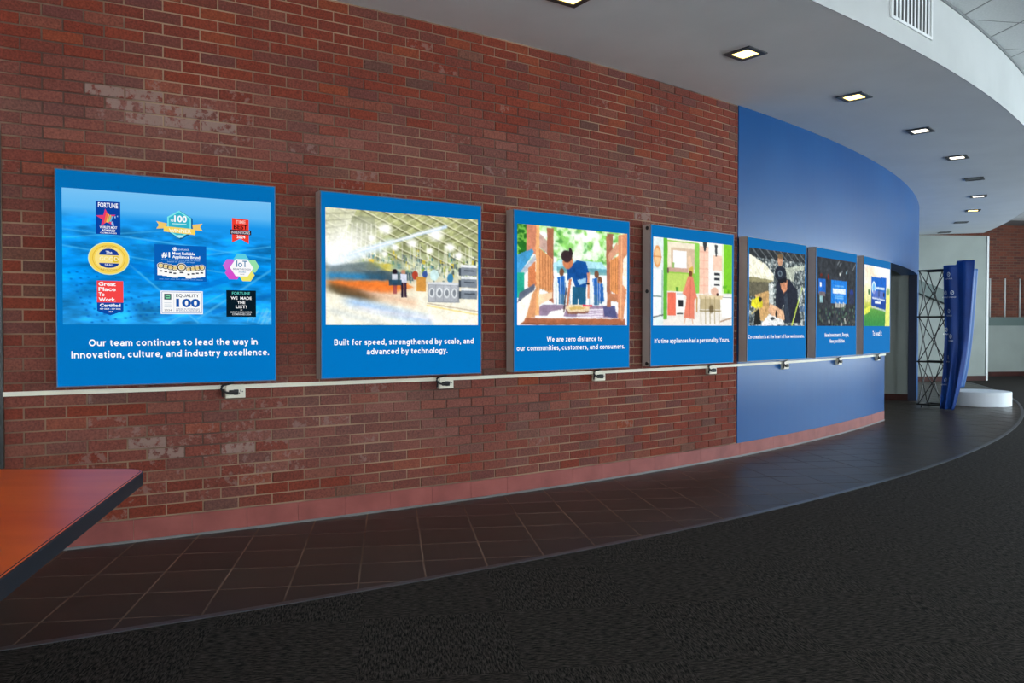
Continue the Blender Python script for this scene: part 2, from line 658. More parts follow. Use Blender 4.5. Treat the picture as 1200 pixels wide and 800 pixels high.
def brick_geo(w, h, d=0.045, c=0.0025):
    """front face at y=0 looking to -y, chamfered arrises"""
    a, b = w / 2, h / 2
    v = [(-a, c, -b), (a, c, -b), (a, c, b), (-a, c, b),
         (-a + c, 0, -b + c), (a - c, 0, -b + c), (a - c, 0, b - c), (-a + c, 0, b - c),
         (-a, d, -b), (a, d, -b), (a, d, b), (-a, d, b)]
    f = [(4, 5, 6, 7), (0, 1, 5, 4), (1, 2, 6, 5), (2, 3, 7, 6), (3, 0, 4, 7), (8, 9, 1, 0), (9, 10, 2, 1), (10, 11, 3, 2), (11, 8, 0, 3)]
    return v, f


brick_cache = {}


def brick_mesh(w, look):
    key = (round(w, 3), look)
    if key not in brick_cache:
        v, f = brick_geo(w, BH - JT)
        me = bpy.data.meshes.new('brick')
        me.from_pydata(v, [], f)
        ca = me.color_attributes.new('Col', 'FLOAT_COLOR', 'POINT')
        ca.data.foreach_set('color', list(brick_rgba(*look)) * len(v))
        me.materials.append(M['brick'])
        brick_cache[key] = me
    return brick_cache[key]


PANEL_S = [0.784, 2.241, 3.696, 5.125, 6.529, 7.938, 9.361]
bricks = []
for k in range(2, 50):
    z0 = k * BH
    z1 = min(z0 + BH, SOFFIT)
    ph = 0.032 + (0 if k % 2 else BL / 2)
    for j in range(-22, 32):
        a, b = ph + j * BL, ph + (j + 1) * BL
        zc = z0 + BH / 2
        lo, hi = (S_END if zc < 2.35 else -4.0), S_BLUE
        if zc < 2.35 and b < S_END + 0.03:
            lo, hi = -4.0, DOOR_S0
        a2, b2 = max(a, lo), min(b, hi)
        if b2 - a2 < 0.03:
            continue
        sc = (a2 + b2) / 2
        p = wp(sc, 0, zc)
        d = p.y
        vis = p.y > 0.5 and -0.66 * d < p.x and (zc - HE) < 0.45 * d
        for ps in PANEL_S:
            if abs(sc - ps) < 0.50 and 1.0 < zc < 2.05:
                vis = False
        if p.x < -1.3 and zc < 0.55 and sc < 0.35:
            vis = False
        bricks.append((0 if vis else 1, d, a2, b2, zc))
bricks.sort(key=lambda t: (t[0], t[1]))
sv, sf, scol = [], [], []
for idx, (vis, d, a, b, zc) in enumerate(bricks):
    s = (a + b) / 2
    w = b - a - JT
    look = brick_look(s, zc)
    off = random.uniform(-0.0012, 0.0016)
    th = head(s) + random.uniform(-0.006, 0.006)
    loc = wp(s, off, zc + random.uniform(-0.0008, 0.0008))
    if idx < 300:
        if abs(w - (BL - JT)) < 0.004:
            w = BL - JT
        o = bpy.data.objects.new('brick', brick_mesh(w, look))
        o.location = loc
        o.rotation_euler = (0, 0, th)
        o.parent = wall_left
        COL.objects.link(o)
    else:
        v, f = brick_geo(w, BH - JT)
        c, sn = math.cos(th), math.sin(th)
        i0 = len(sv)
        sv += [(loc.x + c * x - sn * y, loc.y + sn * x + c * y, loc.z + z) for x, y, z in v]
        sf += [tuple(i0 + q for q in t) for t in f]
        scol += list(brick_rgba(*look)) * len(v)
me = bpy.data.meshes.new('more_bricks')
me.from_pydata(sv, [], sf)
ca = me.color_attributes.new('Col', 'FLOAT_COLOR', 'POINT')
ca.data.foreach_set('color', scol)
o = link('more_bricks', me, M['brick'], wall_left)
o['kind'] = 'stuff'

# terracotta base with its own tiles, and the metal strip at its foot
base = struct(MB().arc(S_END, S_OPEN0, -0.02, 0.003, 0, 0.130).build('baseboard_left', M['mortar']), 'terracotta base course at the foot of the curved wall', 'baseboard')
nb = 32
for k in range(nb):
    a = S_END + (S_OPEN0 - S_END) * k / nb
    b = S_END + (S_OPEN0 - S_END) * (k + 1) / nb
    MB().arc(a + 0.001, b - 0.001, -0.005, 0.008 + random.uniform(0, 0.0015), 0.004, 0.131, 0.12).build('base_tile', M['terracotta'], base)
o = struct(MB().arc(S_END, S_OPEN0, 0.0, 0.016, 0, 0.013).build('trim_2', M['aluminium']), 'thin grey metal strip under the terracotta base', 'trim')

# ------------------------------------------------------------------ blue wall with the corridor opening
mb = MB()
mb.arc(S_BLUE, S_OPEN0, -0.25, 0.004, 0.0, SOFFIT + 0.02)
mb.arc(S_OPEN0, S_OPEN1, -0.25, 0.004, 2.15, SOFFIT + 0.02)
mb.arc(S_OPEN1, 18.4, -0.25, 0.004, 0.0, SOFFIT + 0.02)
struct(mb.build('wall_front', M['blue_paint']), 'satin blue painted part of the curved wall')
# corridor behind the opening
mb = MB()
mb.arc(S_OPEN1 + 0.02, S_OPEN1 + 0.2, -3.2, -0.24, 0, 2.6)
mb.arc(S_OPEN0 - 0.2, S_OPEN0 - 0.02, -3.2, -0.24, 0, 2.6)
mb.arc(S_OPEN0 - 0.2, S_OPEN1 + 0.2, -3.4, -3.2, 0, 2.6)
mb.arc(S_OPEN0 - 0.2, S_OPEN1 + 0.2, -3.4, -0.24, 2.5, 2.6)
struct(mb.build('wall_corridor', M['grey_paint']), 'grey painted corridor walls seen through the blue opening')
o = MB().arc(S_OPEN1 - 0.010, S_OPEN1 + 0.03, -3.2, -0.13, 0.0, 0.11).build('baseboard_corridor', M['brown_base'])
struct(o, 'dark brown baseboard of the corridor wall', 'baseboard')
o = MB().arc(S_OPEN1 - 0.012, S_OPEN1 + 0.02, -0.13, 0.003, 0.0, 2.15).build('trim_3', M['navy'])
struct(o, 'blue return of the corridor opening, darkened in colour for shade', 'trim')
o = MB().arc(S_OPEN1 - 0.002, S_OPEN1 + 0.03, -0.30, -0.12, 0.0, 2.15).build('trim_7', M['grey_paint'])
struct(o, 'grey reveal behind the blue return of the corridor opening', 'trim')

# black door set at the end of the brick
d = MB()
d.arc(S_END - 0.09, S_END, -0.2, 0.012, 0, 2.35)
d.arc(DOOR_S0, DOOR_S0 + 0.09, -0.2, 0.012, 0, 2.35)
d.arc(DOOR_S0, S_END, -0.2, 0.012, 2.27, 2.35)
dr = struct(d.build('door_1', M['black']), 'black framed door at the end of the brick wall', 'door')
MB().arc(DOOR_S0 + 0.09, S_END - 0.09, -0.12, -0.08, 0.01, 2.27).build('door_leaf', M['black'], dr)
MB().tube([wp(-1.15, -0.03, 0.95), wp(-1.15, -0.03, 1.25)], 0.012).build('door_handle', M['aluminium'], dr)

# ------------------------------------------------------------------ ceiling and soffit
sof = MB().arc(-6, 18.9, -0.3, 1.76, SOFFIT, HIGH + 0.05, 0.15).build('ceiling_soffit', M['white_paint'])
struct(sof, 'white dropped soffit following the curved wall', 'ceiling')
M['fascia_paint'] = mat('light_toned_white_paint', (0.6, 0.62, 0.61), 0.75)  # soffit white greyed in its colour, to dim the strongly lit fascia
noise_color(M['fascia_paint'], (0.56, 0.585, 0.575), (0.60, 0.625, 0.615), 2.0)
MB().arc(-6, 18.9, 1.755, 1.763, SOFFIT - 0.001, HIGH - 0.02, 0.15).build('fascia', M['fascia_paint'], sof)
o = MB().arc(-6, 18.9, 1.757, 1.775, HIGH - 0.022, HIGH - 0.001, 0.15).build('trim_4', M['grid'])
struct(o, 'grey angle trim where the tiled ceiling meets the soffit', 'trim')
ceil = struct(MB().enbox(ROOM_E0 - 3, ROOM_E1, ROOM_N0, 19.2, HIGH + 0.004, HIGH + 0.2).build('ceiling', M['grid']), 'suspended ceiling of white square tiles in a grey grid', 'ceiling')
CT = 0.61
tme = None
cells = []
for i in range(-20, 20):
    for j in range(-22, 22):
        e0, n0 = 4.86 + CT * i, 6.31 + CT * j
        if not (ROOM_E0 < e0 and e0 + CT < ROOM_E1 and ROOM_N0 < n0 and n0 + CT < 18.4):
            continue
        c = en(e0 + CT / 2, n0 + CT / 2)
        s, r = sr(c.x, c.y)
        if r < R_SOFFIT - 0.4:
            continue
        cells.append((math.hypot(c.x - 5.0, c.y - 8.0), e0, n0))
cells.sort()
rest = MB()
for k, (_, e0, n0) in enumerate(cells):
    if k < 150:
        if tme is None:
            tme = MB().box(0.011, CT - 0.011, 0.011, CT - 0.011, 0, 0.02).mesh('ceiling_tile')
        o = link('ceiling_tile', tme, M['ceil_tile'], ceil)
        o.location = en(e0, n0, HIGH)
        o.rotation_euler = (0, 0, AX)
    else:
        rest.enbox(e0 + 0.011, e0 + CT - 0.011, n0 + 0.011, n0 + CT - 0.011, HIGH, HIGH + 0.02)
o = rest.build('more_ceiling_tiles', M['ceil_tile'], ceil)
o['kind'] = 'stuff'

# ------------------------------------------------------------------ room shell out of frame: glazed right and back walls
def glazed_wall(name, horiz, bays, half, label):
    mb = MB()
    lo, hi = (ROOM_N0, 18.4) if not horiz else (ROOM_E0, ROOM_E1)
    z0, z1 = 0.30, 3.20

    def bx(a, b, c, d):
        if horiz:
            mb.enbox(a, b, ROOM_N0 - 0.2, ROOM_N0, c, d)
        else:
            mb.enbox(ROOM_E1, ROOM_E1 + 0.2, a, b, c, d)
    bx(lo, hi, 0, z0)
    bx(lo, hi, z1, HIGH)
    x = lo
    for b in bays:
        bx(x, b - half, z0, z1)
        x = b + half
    bx(x, hi, z0, z1)
    w = struct(mb.build(name, M['white_paint']), label)
    for k, b in enumerate(bays):
        fm = MB()
        for a in (b - half, b, b + half - 0.06):
            if horiz:
                fm.enbox(a, a + 0.06, ROOM_N0 - 0.14, ROOM_N0 - 0.06, z0, z1)
            else:
                fm.enbox(ROOM_E1 + 0.06, ROOM_E1 + 0.14, a, a + 0.06, z0, z1)
        fo = fm.build('window_%d' % (k + 1 + (4 if horiz else 0)), M['black'])
        struct(fo, 'tall lobby window with black frame in the %s wall, bay %d' % ('back' if horiz else 'right', k + 1), 'window')
        g2 = MB()
        if horiz:
            g2.enbox(b - half, b + half, ROOM_N0 - 0.11, ROOM_N0 - 0.09, z0, z1)
        else:
            g2.enbox(ROOM_E1 + 0.09, ROOM_E1 + 0.11, b - half, b + half, z0, z1)
        g2.build('pane', M['glass'], fo)
    return w


glazed_wall('wall_right', False, RIGHT_BAYS, 1.8, 'white lobby wall with tall windows facing the curved wall')
glazed_wall('wall_back', True, BACK_BAYS, 2.4, 'white lobby wall with wide windows behind the viewer')
o = MB().enbox(ROOM_E0 - 0.2, ROOM_E0, ROOM_N0, 6.0, 0, HIGH).build('wall_side', M['white_paint'])
struct(o, 'white lobby side wall running back from the brick wall')

# ------------------------------------------------------------------ far end
FAR_N = 16.9
q = en(0, FAR_N)
mb = MB()
mb.enbox(7.0, 13.87, FAR_N, FAR_N + 0.15, 0, SOFFIT + 0.01)
fw = struct(mb.build('wall_far', M['grey_paint']), 'pale grey wall closing the far end under the soffit')
o = struct(MB().enbox(7.0, 13.86, FAR_N - 0.015, FAR_N + 0.01, 0, 0.12).build('baseboard_far', M['brown_base']), 'dark red brown baseboard of the far grey wall', 'baseboard')
o = struct(MB().enbox(13.85, 13.90, FAR_N - 0.02, FAR_N + 0.17, 0, SOFFIT).build('trim_5', M['rail']), 'white corner trim at the end of the far grey wall', 'trim')
# sloping stair panel on the far wall
p = MB()
a0, a1 = 11.6, 13.3
p.hexa([en(a0, FAR_N - 0.12, 2.20), en(a1, FAR_N - 0.12, 1.62), en(a1, FAR_N + 0.002, 1.62), en(a0, FAR_N + 0.002, 2.20),
        en(a0, FAR_N - 0.12, 2.50), en(a1, FAR_N - 0.12, 1.92), en(a1, FAR_N + 0.002, 1.92), en(a0, FAR_N + 0.002, 2.50)])
o = p.build('stair_stringer', M['stair'])
tag(o, 'sloping grey-green stair stringer on the far wall behind the folding frame', 'stringer')
# half wall, posts, brick wall behind
HW = 18.35
hw = struct(MB().enbox(13.7, ROOM_E1, HW, HW + 0.12, 0, 1.30).build('wall_half', M['grey_paint']), 'pale half wall below the white posts at the far end')
o = struct(MB().enbox(13.7, ROOM_E1, HW - 0.015, HW + 0.01, 0, 0.12).build('baseboard_half', M['brown_base']), 'dark brown baseboard of the far half wall', 'baseboard')
o = struct(MB().enbox(13.7, ROOM_E1, HW + 0.02, HW + 0.10, 1.30, 1.52).build('trim_6', M['stair']), 'dark band on top of the far half wall', 'trim')
me = MB().box(0, 5.4, 0, 0.2, 0, HIGH).mesh('wall_end')
o = link('wall_end', me, M['far_brick'])
o.location = en(12.5, 18.75)
o.rotation_euler = (0, 0, AX)
struct(o, 'dark red brick wall beyond the white posts')
rl = empty('post_railing', en(15.19, HW + 0.06, 1.51), AX, 'white upright posts standing on the far half wall', 'railing')
for k in range(4):
    MB().tube([(0.43 * k, 0.0, 0), (0.43 * k, 0.0, 1.0)], 0.022, 8).build('post', M['rail'], rl, True)


# ------------------------------------------------------------------ flat print: painter and lettering
def lin(c):
    c = np.asarray(c, float)
    return np.where(c <= 0.04045, c / 12.92, ((c + 0.055) / 1.055) ** 2.4)


class Canvas:
    """paints a picture on a grid; u to the right, v downwards, both 0..1"""

    def __init__(self, w, h, asp):
        self.w, self.h, self.asp = w, h, asp
        self.a = np.zeros((h, w, 3))
        self.U, self.V = np.meshgrid((np.arange(w) + .5) / w, (np.arange(h) + .5) / h)
        self.px = 1.0 / h

    def put(self, mask, col, alpha=1.0):
        m = (np.clip(mask, 0, 1) * alpha)[..., None]
        self.a = self.a * (1 - m) + (np.array(col) / 255.0) * m

    def grad(self, stops):
        v = [s[0] for s in stops]
        for c in range(3):
            self.a[..., c] = np.interp(self.V, v, [s[1][c] / 255 for s in stops])

    def poly(self, pts, col, alpha=1.0):
        ins = np.zeros(self.U.shape, bool)
        n = len(pts)
        for i in range(n):
            x1, y1 = pts[i]
            x2, y2 = pts[(i + 1) % n]
            if y1 == y2:
                continue
            c = ((y1 > self.V) != (y2 > self.V)) & (self.U < (x2 - x1) * (self.V - y1) / (y2 - y1) + x1)
            ins ^= c
        self.put(ins.astype(float), col, alpha)

    def rect(self, u0, v0, u1, v1, col, alpha=1.0):
        self.put(((self.U >= u0) & (self.U <= u1) & (self.V >= v0) & (self.V <= v1)).astype(float), col, alpha)

    def line(self, p, q, w, col, alpha=1.0, soft=1.0):
        ax, ay = p[0] * self.asp, p[1]
        bx, by = q[0] * self.asp, q[1]
        x, y = self.U * self.asp, self.V
        d2 = (bx - ax) ** 2 + (by - ay) ** 2 + 1e-9
        t = np.clip(((x - ax) * (bx - ax) + (y - ay) * (by - ay)) / d2, 0, 1)
        d = np.hypot(x - ax - t * (bx - ax), y - ay - t * (by - ay))
        self.put((w / 2 + self.px * soft - d) / (self.px * soft * 1.5), col, alpha)

    def ell(self, cu, cv, ru, rv, col, alpha=1.0, soft=0.0, rot=0.0):
        x, y = (self.U - cu) * self.asp, self.V - cv
        c, s = math.cos(rot), math.sin(rot)
        x, y = x * c + y * s, -x * s + y * c
        d = np.hypot(x / (ru * self.asp), y / rv)
        k = max(soft, self.px / max(rv, 1e-4))
        self.put((1 + k / 2 - d) / k, col, alpha)

    def noise(self, fu, fv, seed, octv=3):
        r = np.random.default_rng(seed)
        out = np.zeros(self.U.shape)
        amp = 1.0
        tot = 0
        for o in range(octv):
            gw, gh = int(fu * 2 ** o) + 2, int(fv * 2 ** o) + 2
            gr = r.random((gh, gw))
            x, y = self.U * (gw - 1.001), self.V * (gh - 1.001)
            x0, y0 = x.astype(int), y.astype(int)
            fx, fy = x - x0, y - y0
            fx, fy = fx * fx * (3 - 2 * fx), fy * fy * (3 - 2 * fy)
            out += amp * ((gr[y0, x0] * (1 - fx) + gr[y0, x0 + 1] * fx) * (1 - fy) + (gr[y0 + 1, x0] * (1 - fx) + gr[y0 + 1, x0 + 1] * fx) * fy)
            tot += amp
            amp *= 0.55
        return out / tot

    def smear(self, mask, n, du=1, dv=0):
        """blur along one direction, like a long exposure, where the mask says so"""
        acc = np.zeros_like(self.a)
        for k in range(-n, n + 1):
            acc += np.roll(np.roll(self.a, int(round(k * du)), 1), int(round(k * dv)), 0)
        acc /= 2 * n + 1
        m = np.clip(mask, 0, 1)[..., None]
        self.a = self.a * (1 - m) + acc * m

    def photo(self, warp, seed, bloom=0.0, shade=0.3):
        """loosens the drawn outlines and adds the mottled light of a photograph"""
        n1, n2 = self.noise(22, 16, seed, 3) - .5, self.noise(22, 16, seed + 1, 3) - .5
        m1, m2 = self.noise(70, 50, seed + 2, 2) - .5, self.noise(70, 50, seed + 3, 2) - .5
        I, J = np.meshgrid(np.arange(self.h), np.arange(self.w), indexing='ij')
        x = np.clip(J + warp * (n1 * 2.0 + m1), 0, self.w - 1.001)
        y = np.clip(I + warp * (n2 * 2.0 + m2), 0, self.h - 1.001)
        x0, y0 = x.astype(int), y.astype(int)
        fx, fy = (x - x0)[..., None], (y - y0)[..., None]
        a = self.a
        self.a = (a[y0, x0] * (1 - fx) + a[y0, x0 + 1] * fx) * (1 - fy) + (a[y0 + 1, x0] * (1 - fx) + a[y0 + 1, x0 + 1] * fx) * fy
        self.tint(self.noise(34, 24, seed + 4, 3), shade)
        self.tint(self.noise(110, 76, seed + 5, 2), shade * 0.8)
        if bloom:
            hi = np.clip(self.a - 0.62, 0, 1)
            for k in (1, 2, 4):
                hi = (hi + np.roll(hi, k, 0) + np.roll(hi, -k, 0) + np.roll(hi, k, 1) + np.roll(hi, -k, 1)) / 5
            self.a = np.clip(self.a * (1 + 0.10 * bloom) + hi * bloom, 0, 1)

    def tint(self, nz, amt, mask=None):
        k = (nz - 0.5) * amt
        if mask is not None:
            k = k * mask
        self.a = np.clip(self.a * (1 + k[..., None]), 0, 1)


def picture_mesh(cv, x0, x1, z0, z1, y):
    h, w = cv.h, cv.w
    xs = np.linspace(x0, x1, w)
    zs = np.linspace(z1, z0, h)
    X, Z = np.meshgrid(xs, zs)
    co = np.stack([X, np.full_like(X, y), Z], -1).reshape(-1, 3)
    idx = np.arange(h * w).reshape(h, w)
    f = np.stack([idx[:-1, :-1], idx[1:, :-1], idx[1:, 1:], idx[:-1, 1:]], -1).reshape(-1, 4)
    me = bpy.data.meshes.new('picture')
    me.vertices.add(len(co))
    me.vertices.foreach_set('co', co.ravel())
    me.loops.add(f.size)
    me.loops.foreach_set('vertex_index', f.ravel())
    me.polygons.add(len(f))
    me.polygons.foreach_set('loop_start', np.arange(0, f.size, 4))
    me.polygons.foreach_set('loop_total', np.full(len(f), 4))
    me.update(calc_edges=True)
    col = np.concatenate([lin(cv.a).reshape(-1, 3), np.ones((h * w, 1))], 1)
    ca = me.color_attributes.new('Col', 'FLOAT_COLOR', 'POINT')
    ca.data.foreach_set('color', col.ravel())
    me.materials.append(M['print'])
    return me


def text_geo(body, bold=0.012):
    cu = bpy.data.curves.new('t', 'FONT')
    cu.body = body
    cu.size = 1.0
    cu.offset = bold
    cu.resolution_u = 3
    cu.fill_mode = 'FRONT'
    o = bpy.data.objects.new('t', cu)
    COL.objects.link(o)
    bpy.context.view_layer.update()
    me = o.evaluated_get(bpy.context.evaluated_depsgraph_get()).to_mesh()
    v = np.array([p.co[:2] for p in me.vertices]) if len(me.vertices) else np.zeros((0, 2))
    f = [tuple(p.vertices) for p in me.polygons]
    o.evaluated_get(bpy.context.evaluated_depsgraph_get()).to_mesh_clear()
    bpy.data.objects.remove(o)
    bpy.data.curves.remove(cu)
    return v, f


def arc_pts(cx, cy, rx, ry, a0, a1):
    n = max(3, int(abs(a1 - a0) / 26))
    return [(cx + rx * math.cos(math.radians(a0 + (a1 - a0) * k / n)), cy + ry * math.sin(math.radians(a0 + (a1 - a0) * k / n))) for k in range(n + 1)]


BOWL = arc_pts(.26, .26, .19, .20, 0, 360)
ARCH = arc_pts(.25, .28, .18, .18, 180, 0) + [(.43, .0)]
GLYPH = {  # advance, strokes: a rounded bold sans drawn by its centre lines
    'a': (.47, [arc_pts(.24, .32, .16, .14, 155, 0) + [(.40, .0)], arc_pts(.235, .165, .165, .105, 0, 360)]),
    'b': (.52, [[(.07, .0), (.07, .74)], BOWL]), 'c': (.46, [arc_pts(.26, .26, .19, .20, 45, 315)]),
    'd': (.52, [[(.45, .0), (.45, .74)], BOWL]), 'e': (.50, [arc_pts(.26, .26, .19, .20, 0, 315), [(.07, .255), (.45, .255)]]),
    'f': (.30, [[(.14, .0)] + arc_pts(.27, .56, .13, .12, 180, 80), [(.02, .45), (.28, .45)]]),
    'g': (.52, [[(.45, .52), (.45, .0)] + arc_pts(.26, .0, .19, .15, 0, -150), BOWL]),
    'h': (.50, [[(.07, .0), (.07, .74)], ARCH]), 'i': (.14, [[(.07, .0), (.07, .52)], [(.07, .60), (.07, .74)]]),
    'l': (.14, [[(.07, .0), (.07, .74)]]), 'k': (.44, [[(.07, .0), (.07, .74)], [(.40, .52), (.12, .24), (.42, .0)]]),
    'm': (.72, [[(.07, .0), (.07, .52)], arc_pts(.215, .31, .145, .15, 180, 0) + [(.36, .0)], arc_pts(.505, .31, .145, .15, 180, 0) + [(.65, .0)]]),
    'n': (.50, [[(.07, .0), (.07, .52)], ARCH]), 'o': (.52, [BOWL]), 'p': (.52, [[(.07, -.20), (.07, .52)], BOWL]),
    'r': (.33, [[(.07, .0), (.07, .52)], arc_pts(.23, .29, .16, .17, 180, 65)]),
    's': (.42, [arc_pts(.21, .36, .14, .10, 35, 260) + arc_pts(.21, .16, .15, .10, 80, -150)]),
    't': (.31, [[(.14, .62), (.14, .17)] + arc_pts(.26, .17, .12, .11, 180, 275), [(.02, .45), (.29, .45)]]),
    'u': (.50, [[(.07, .52), (.07, .24)] + arc_pts(.25, .24, .18, .18, 180, 360), [(.43, .52), (.43, .0)]]),
    'v': (.44, [[(.04, .52), (.22, .04), (.40, .52)]]), 'w': (.66, [[(.04, .52), (.18, .04), (.33, .48), (.48, .04), (.62, .52)]]),
    'x': (.44, [[(.05, .52), (.39, .0)], [(.39, .52), (.05, .0)]]), 'y': (.44, [[(.04, .52), (.22, .06)], [(.40, .52), (.18, -.12), (.06, -.14)]]),
    'z': (.42, [[(.05, .46), (.36, .46), (.06, .06), (.38, .06)]]),
    'O': (.68, [arc_pts(.34, .36, .27, .30, 0, 360)]), 'C': (.62, [arc_pts(.34, .36, .27, .30, 45, 315)]), 'I': (.16, [[(.08, .0), (.08, .72)]]),
    'B': (.54, [[(.08, .0), (.08, .72)], [(.08, .66)] + arc_pts(.30, .515, .15, .145, 90, -90) + [(.08, .37)], arc_pts(.31, .215, .17, .155, 90, -90) + [(.08, .06)]]),
    'W': (.92, [[(.05, .72), (.25, .05), (.46, .66), (.67, .05), (.87, .72)]]), 'Y': (.56, [[(.05, .72), (.28, .34), (.51, .72)], [(.28, .36), (.28, .0)]]),
    'N': (.58, [[(.08, .0), (.08, .68), (.50, .04), (.50, .72)]]), 'T': (.52, [[(.02, .66), (.50, .66)], [(.26, .66), (.26, .0)]]), 'L': (.46, [[(.08, .72), (.08, .06), (.44, .06)]]),
    'P': (.54, [[(.08, .0), (.08, .72)], [(.08, .66)] + arc_pts(.30, .49, .18, .17, 90, -90) + [(.08, .32)]]),
    '.': (.15, [[(.07, .0), (.07, .14)]]), ',': (.15, [[(.08, .14), (.08, .02), (.03, -.12)]]), '-': (.32, [[(.04, .27), (.28, .27)]]),
    "'": (.14, [[(.07, .50), (.07, .74)]]), ' ': (.17, []),
}


def stroke_geo(body, half=0.066, gap=0.105):
    v, f, x = [], [], 0.0
    starts = []
    for n_, ch in enumerate(body):
        if ch != ' ' and (n_ == 0 or body[n_ - 1] == ' '):
            starts.append((len(v), len(f)))
        adv, strokes = GLYPH[ch]
        for st in strokes:
            for k in range(len(st) - 1):
                (ax, ay), (bx, by) = st[k], st[k + 1]
                d = math.hypot(bx - ax, by - ay)
                if d < 1e-6:
                    continue
                nx, ny = -(by - ay) / d * half, (bx - ax) / d * half
                i = len(v)
                v += [(x + ax + nx, ay + ny), (x + ax - nx, ay - ny), (x + bx - nx, by - ny), (x + bx + nx, by + ny)]
                f.append((i, i + 1, i + 2, i + 3))
            for k in range(1, len(st) - 1):
                i = len(v)
                v += [(x + st[k][0] + half * math.cos(q * math.pi / 4), st[k][1] + half * math.sin(q * math.pi / 4)) for q in range(8)]
                f.append(tuple(range(i, i + 8)))
        x += adv + gap
    return np.array(v), f, starts


class Print:
    """flat printed shapes; each call lays a colour a hair further out"""

    def __init__(self, fx, fz, y):
        self.fx, self.fz, self.y = fx, fz, y          # maps from u, v to local x, z
        self.v, self.f, self.c = [], [], []

    def _add(self, pts, faces, col, lay):
        i = len(self.v)
        self.v += [(self.fx(u), self.y - 0.0005 * lay, self.fz(v)) for u, v in pts]
        self.f += [tuple(i + k for k in f) for f in faces]
        self.c += [(*lin(np.array(col) / 255.0), 1.0)] * len(pts)

    def poly(self, pts, col, lay=1):
        self._add(pts, [tuple(range(len(pts)))], col, lay)

    def rect(self, u0, v0, u1, v1, col, lay=1):
        self.poly([(u0, v0), (u0, v1), (u1, v1), (u1, v0)], col, lay)

    def ell(self, cu, cv, ru, rv, col, lay=1, n=28, a0=0.0, a1=2 * math.pi):
        self.poly([(cu + ru * math.cos(a0 + (a1 - a0) * k / n), cv + rv * math.sin(a0 + (a1 - a0) * k / n)) for k in range(n)], col, lay)

    def ring(self, cu, cv, ru, rv, t, col, lay=1, n=28):
        p, f = [], []
        for k in range(n):
            a = 2 * math.pi * k / n
            p += [(cu + ru * math.cos(a), cv + rv * math.sin(a)), (cu + ru * (1 - t) * math.cos(a), cv + rv * (1 - t) * math.sin(a))]
        for k in range(n):
            a, b = 2 * k, 2 * ((k + 1) % n)
            f.append((a, b, b + 1, a + 1))
        self._add(p, f, col, lay)

    def text(self, body, u0, u1, vb, col, lay=2, h=None, bold=0.012):
        """lettering from u0 to u1 with its baseline at v = vb; h = cap height in v (natural if None)"""
        v, f = text_geo(body, bold)
        x0, x1 = v[:, 0].min(), v[:, 0].max()
        k = (u1 - u0) / (x1 - x0)
        su = abs(self.fx(1) - self.fx(0))
        sv = abs(self.fz(1) - self.fz(0))
        kv = k * su / sv if h is None else h / 0.70
        self._add([(u0 + (x - x0) * k, vb - y * kv) for x, y in v], f, col, lay)

    def words(self, body, u0, u1, vb, col, parent, material, tall=1.06):
        """a caption line, every word a part of its own"""
        v, f, starts = stroke_geo(body)
        x0, x1 = v[:, 0].min(), v[:, 0].max()
        k = (u1 - u0) / (x1 - x0)
        kv = tall * k * abs(self.fx(1) - self.fx(0)) / abs(self.fz(1) - self.fz(0))
        ends = starts[1:] + [(len(v), len(f))]
        for (a, fa), (b, fb) in zip(starts, ends):
            self.v, self.f, self.c = [], [], []
            self._add([(u0 + (x - x0) * k, vb - y * kv) for x, y in v[a:b]], [tuple(q - a for q in ff) for ff in f[fa:fb]], col, 1)
            self.build('caption_word', parent, material)

    def build(self, name, parent, material):
        me = bpy.data.meshes.new(name)
        me.from_pydata(self.v, [], self.f)
        ca = me.color_attributes.new('Col', 'FLOAT_COLOR', 'POINT')
        ca.data.foreach_set('color', np.array(self.c).ravel())
        return link(name, me, material, parent)


# ------------------------------------------------------------------ the seven pictures
W2, PH = 1.184, 1.20                  # lightbox width and height
PIC_U0, PIC_U1, PIC_V0, PIC_V1 = 0.029, 0.976, 0.086, 0.711
ASP = (PIC_U1 - PIC_U0) * W2 / ((PIC_V1 - PIC_V0) * PH)


def pic_aerial():
    c = Canvas(240, 160, ASP)
    c.grad([(0, (120, 195, 245)), (0.14, (95, 185, 245)), (0.22, (25, 150, 235)), (0.6, (0, 140, 230)), (1, (40, 160, 240))])
    m = np.clip((c.V - 0.16 - 0.10 * c.U) / 0.1, 0, 1)
    c.tint(c.noise(10, 26, 3, 4), 0.75, m)
    c.tint(c.noise(4, 8, 5, 3), 0.5, m)
    for p, q, w in (((0, .42), (.9, .62), .006), ((.3, .34), (1, .46), .004), ((.02, .36), (.5, .27), .004), ((.62, .95), (1, .55), .012), ((.3, .55), (.62, .98), .010),
                    ((.0, .30), (.7, .40), .004), ((.55, .48), (1, .36), .006), ((.48, .98), (.75, .75), .006)):
        c.line(p, q, w, (90, 195, 250), 0.6)
    for p, q, w in (((.28, .55), (.66, .66), .05), ((.45, .80), (.80, .62), .04), ((.70, .90), (1.0, .75), .03)):
        c.line(p, q, w, (0, 105, 200), 0.45)
    r = np.random.default_rng(2)
    for i in range(9):
        for j in range(13):
            u, v = 0.03 + 0.036 * j + 0.012 * i + r.normal(0, .004), 0.62 + 0.045 * i - 0.008 * j
            if v < 0.99 and u < 0.12 + 0.045 * i:
                c.ell(u, v, 0.006, 0.006, (0, 90, 180), 0.7)
    for i in range(26):
        u = 0.86 + 0.14 * r.random()
        c.line((u, 0.9 + 0.1 * r.random()), (u + 0.03, 0.86 + 0.1 * r.random()), 0.004, (120, 205, 250), 0.6)
    return c


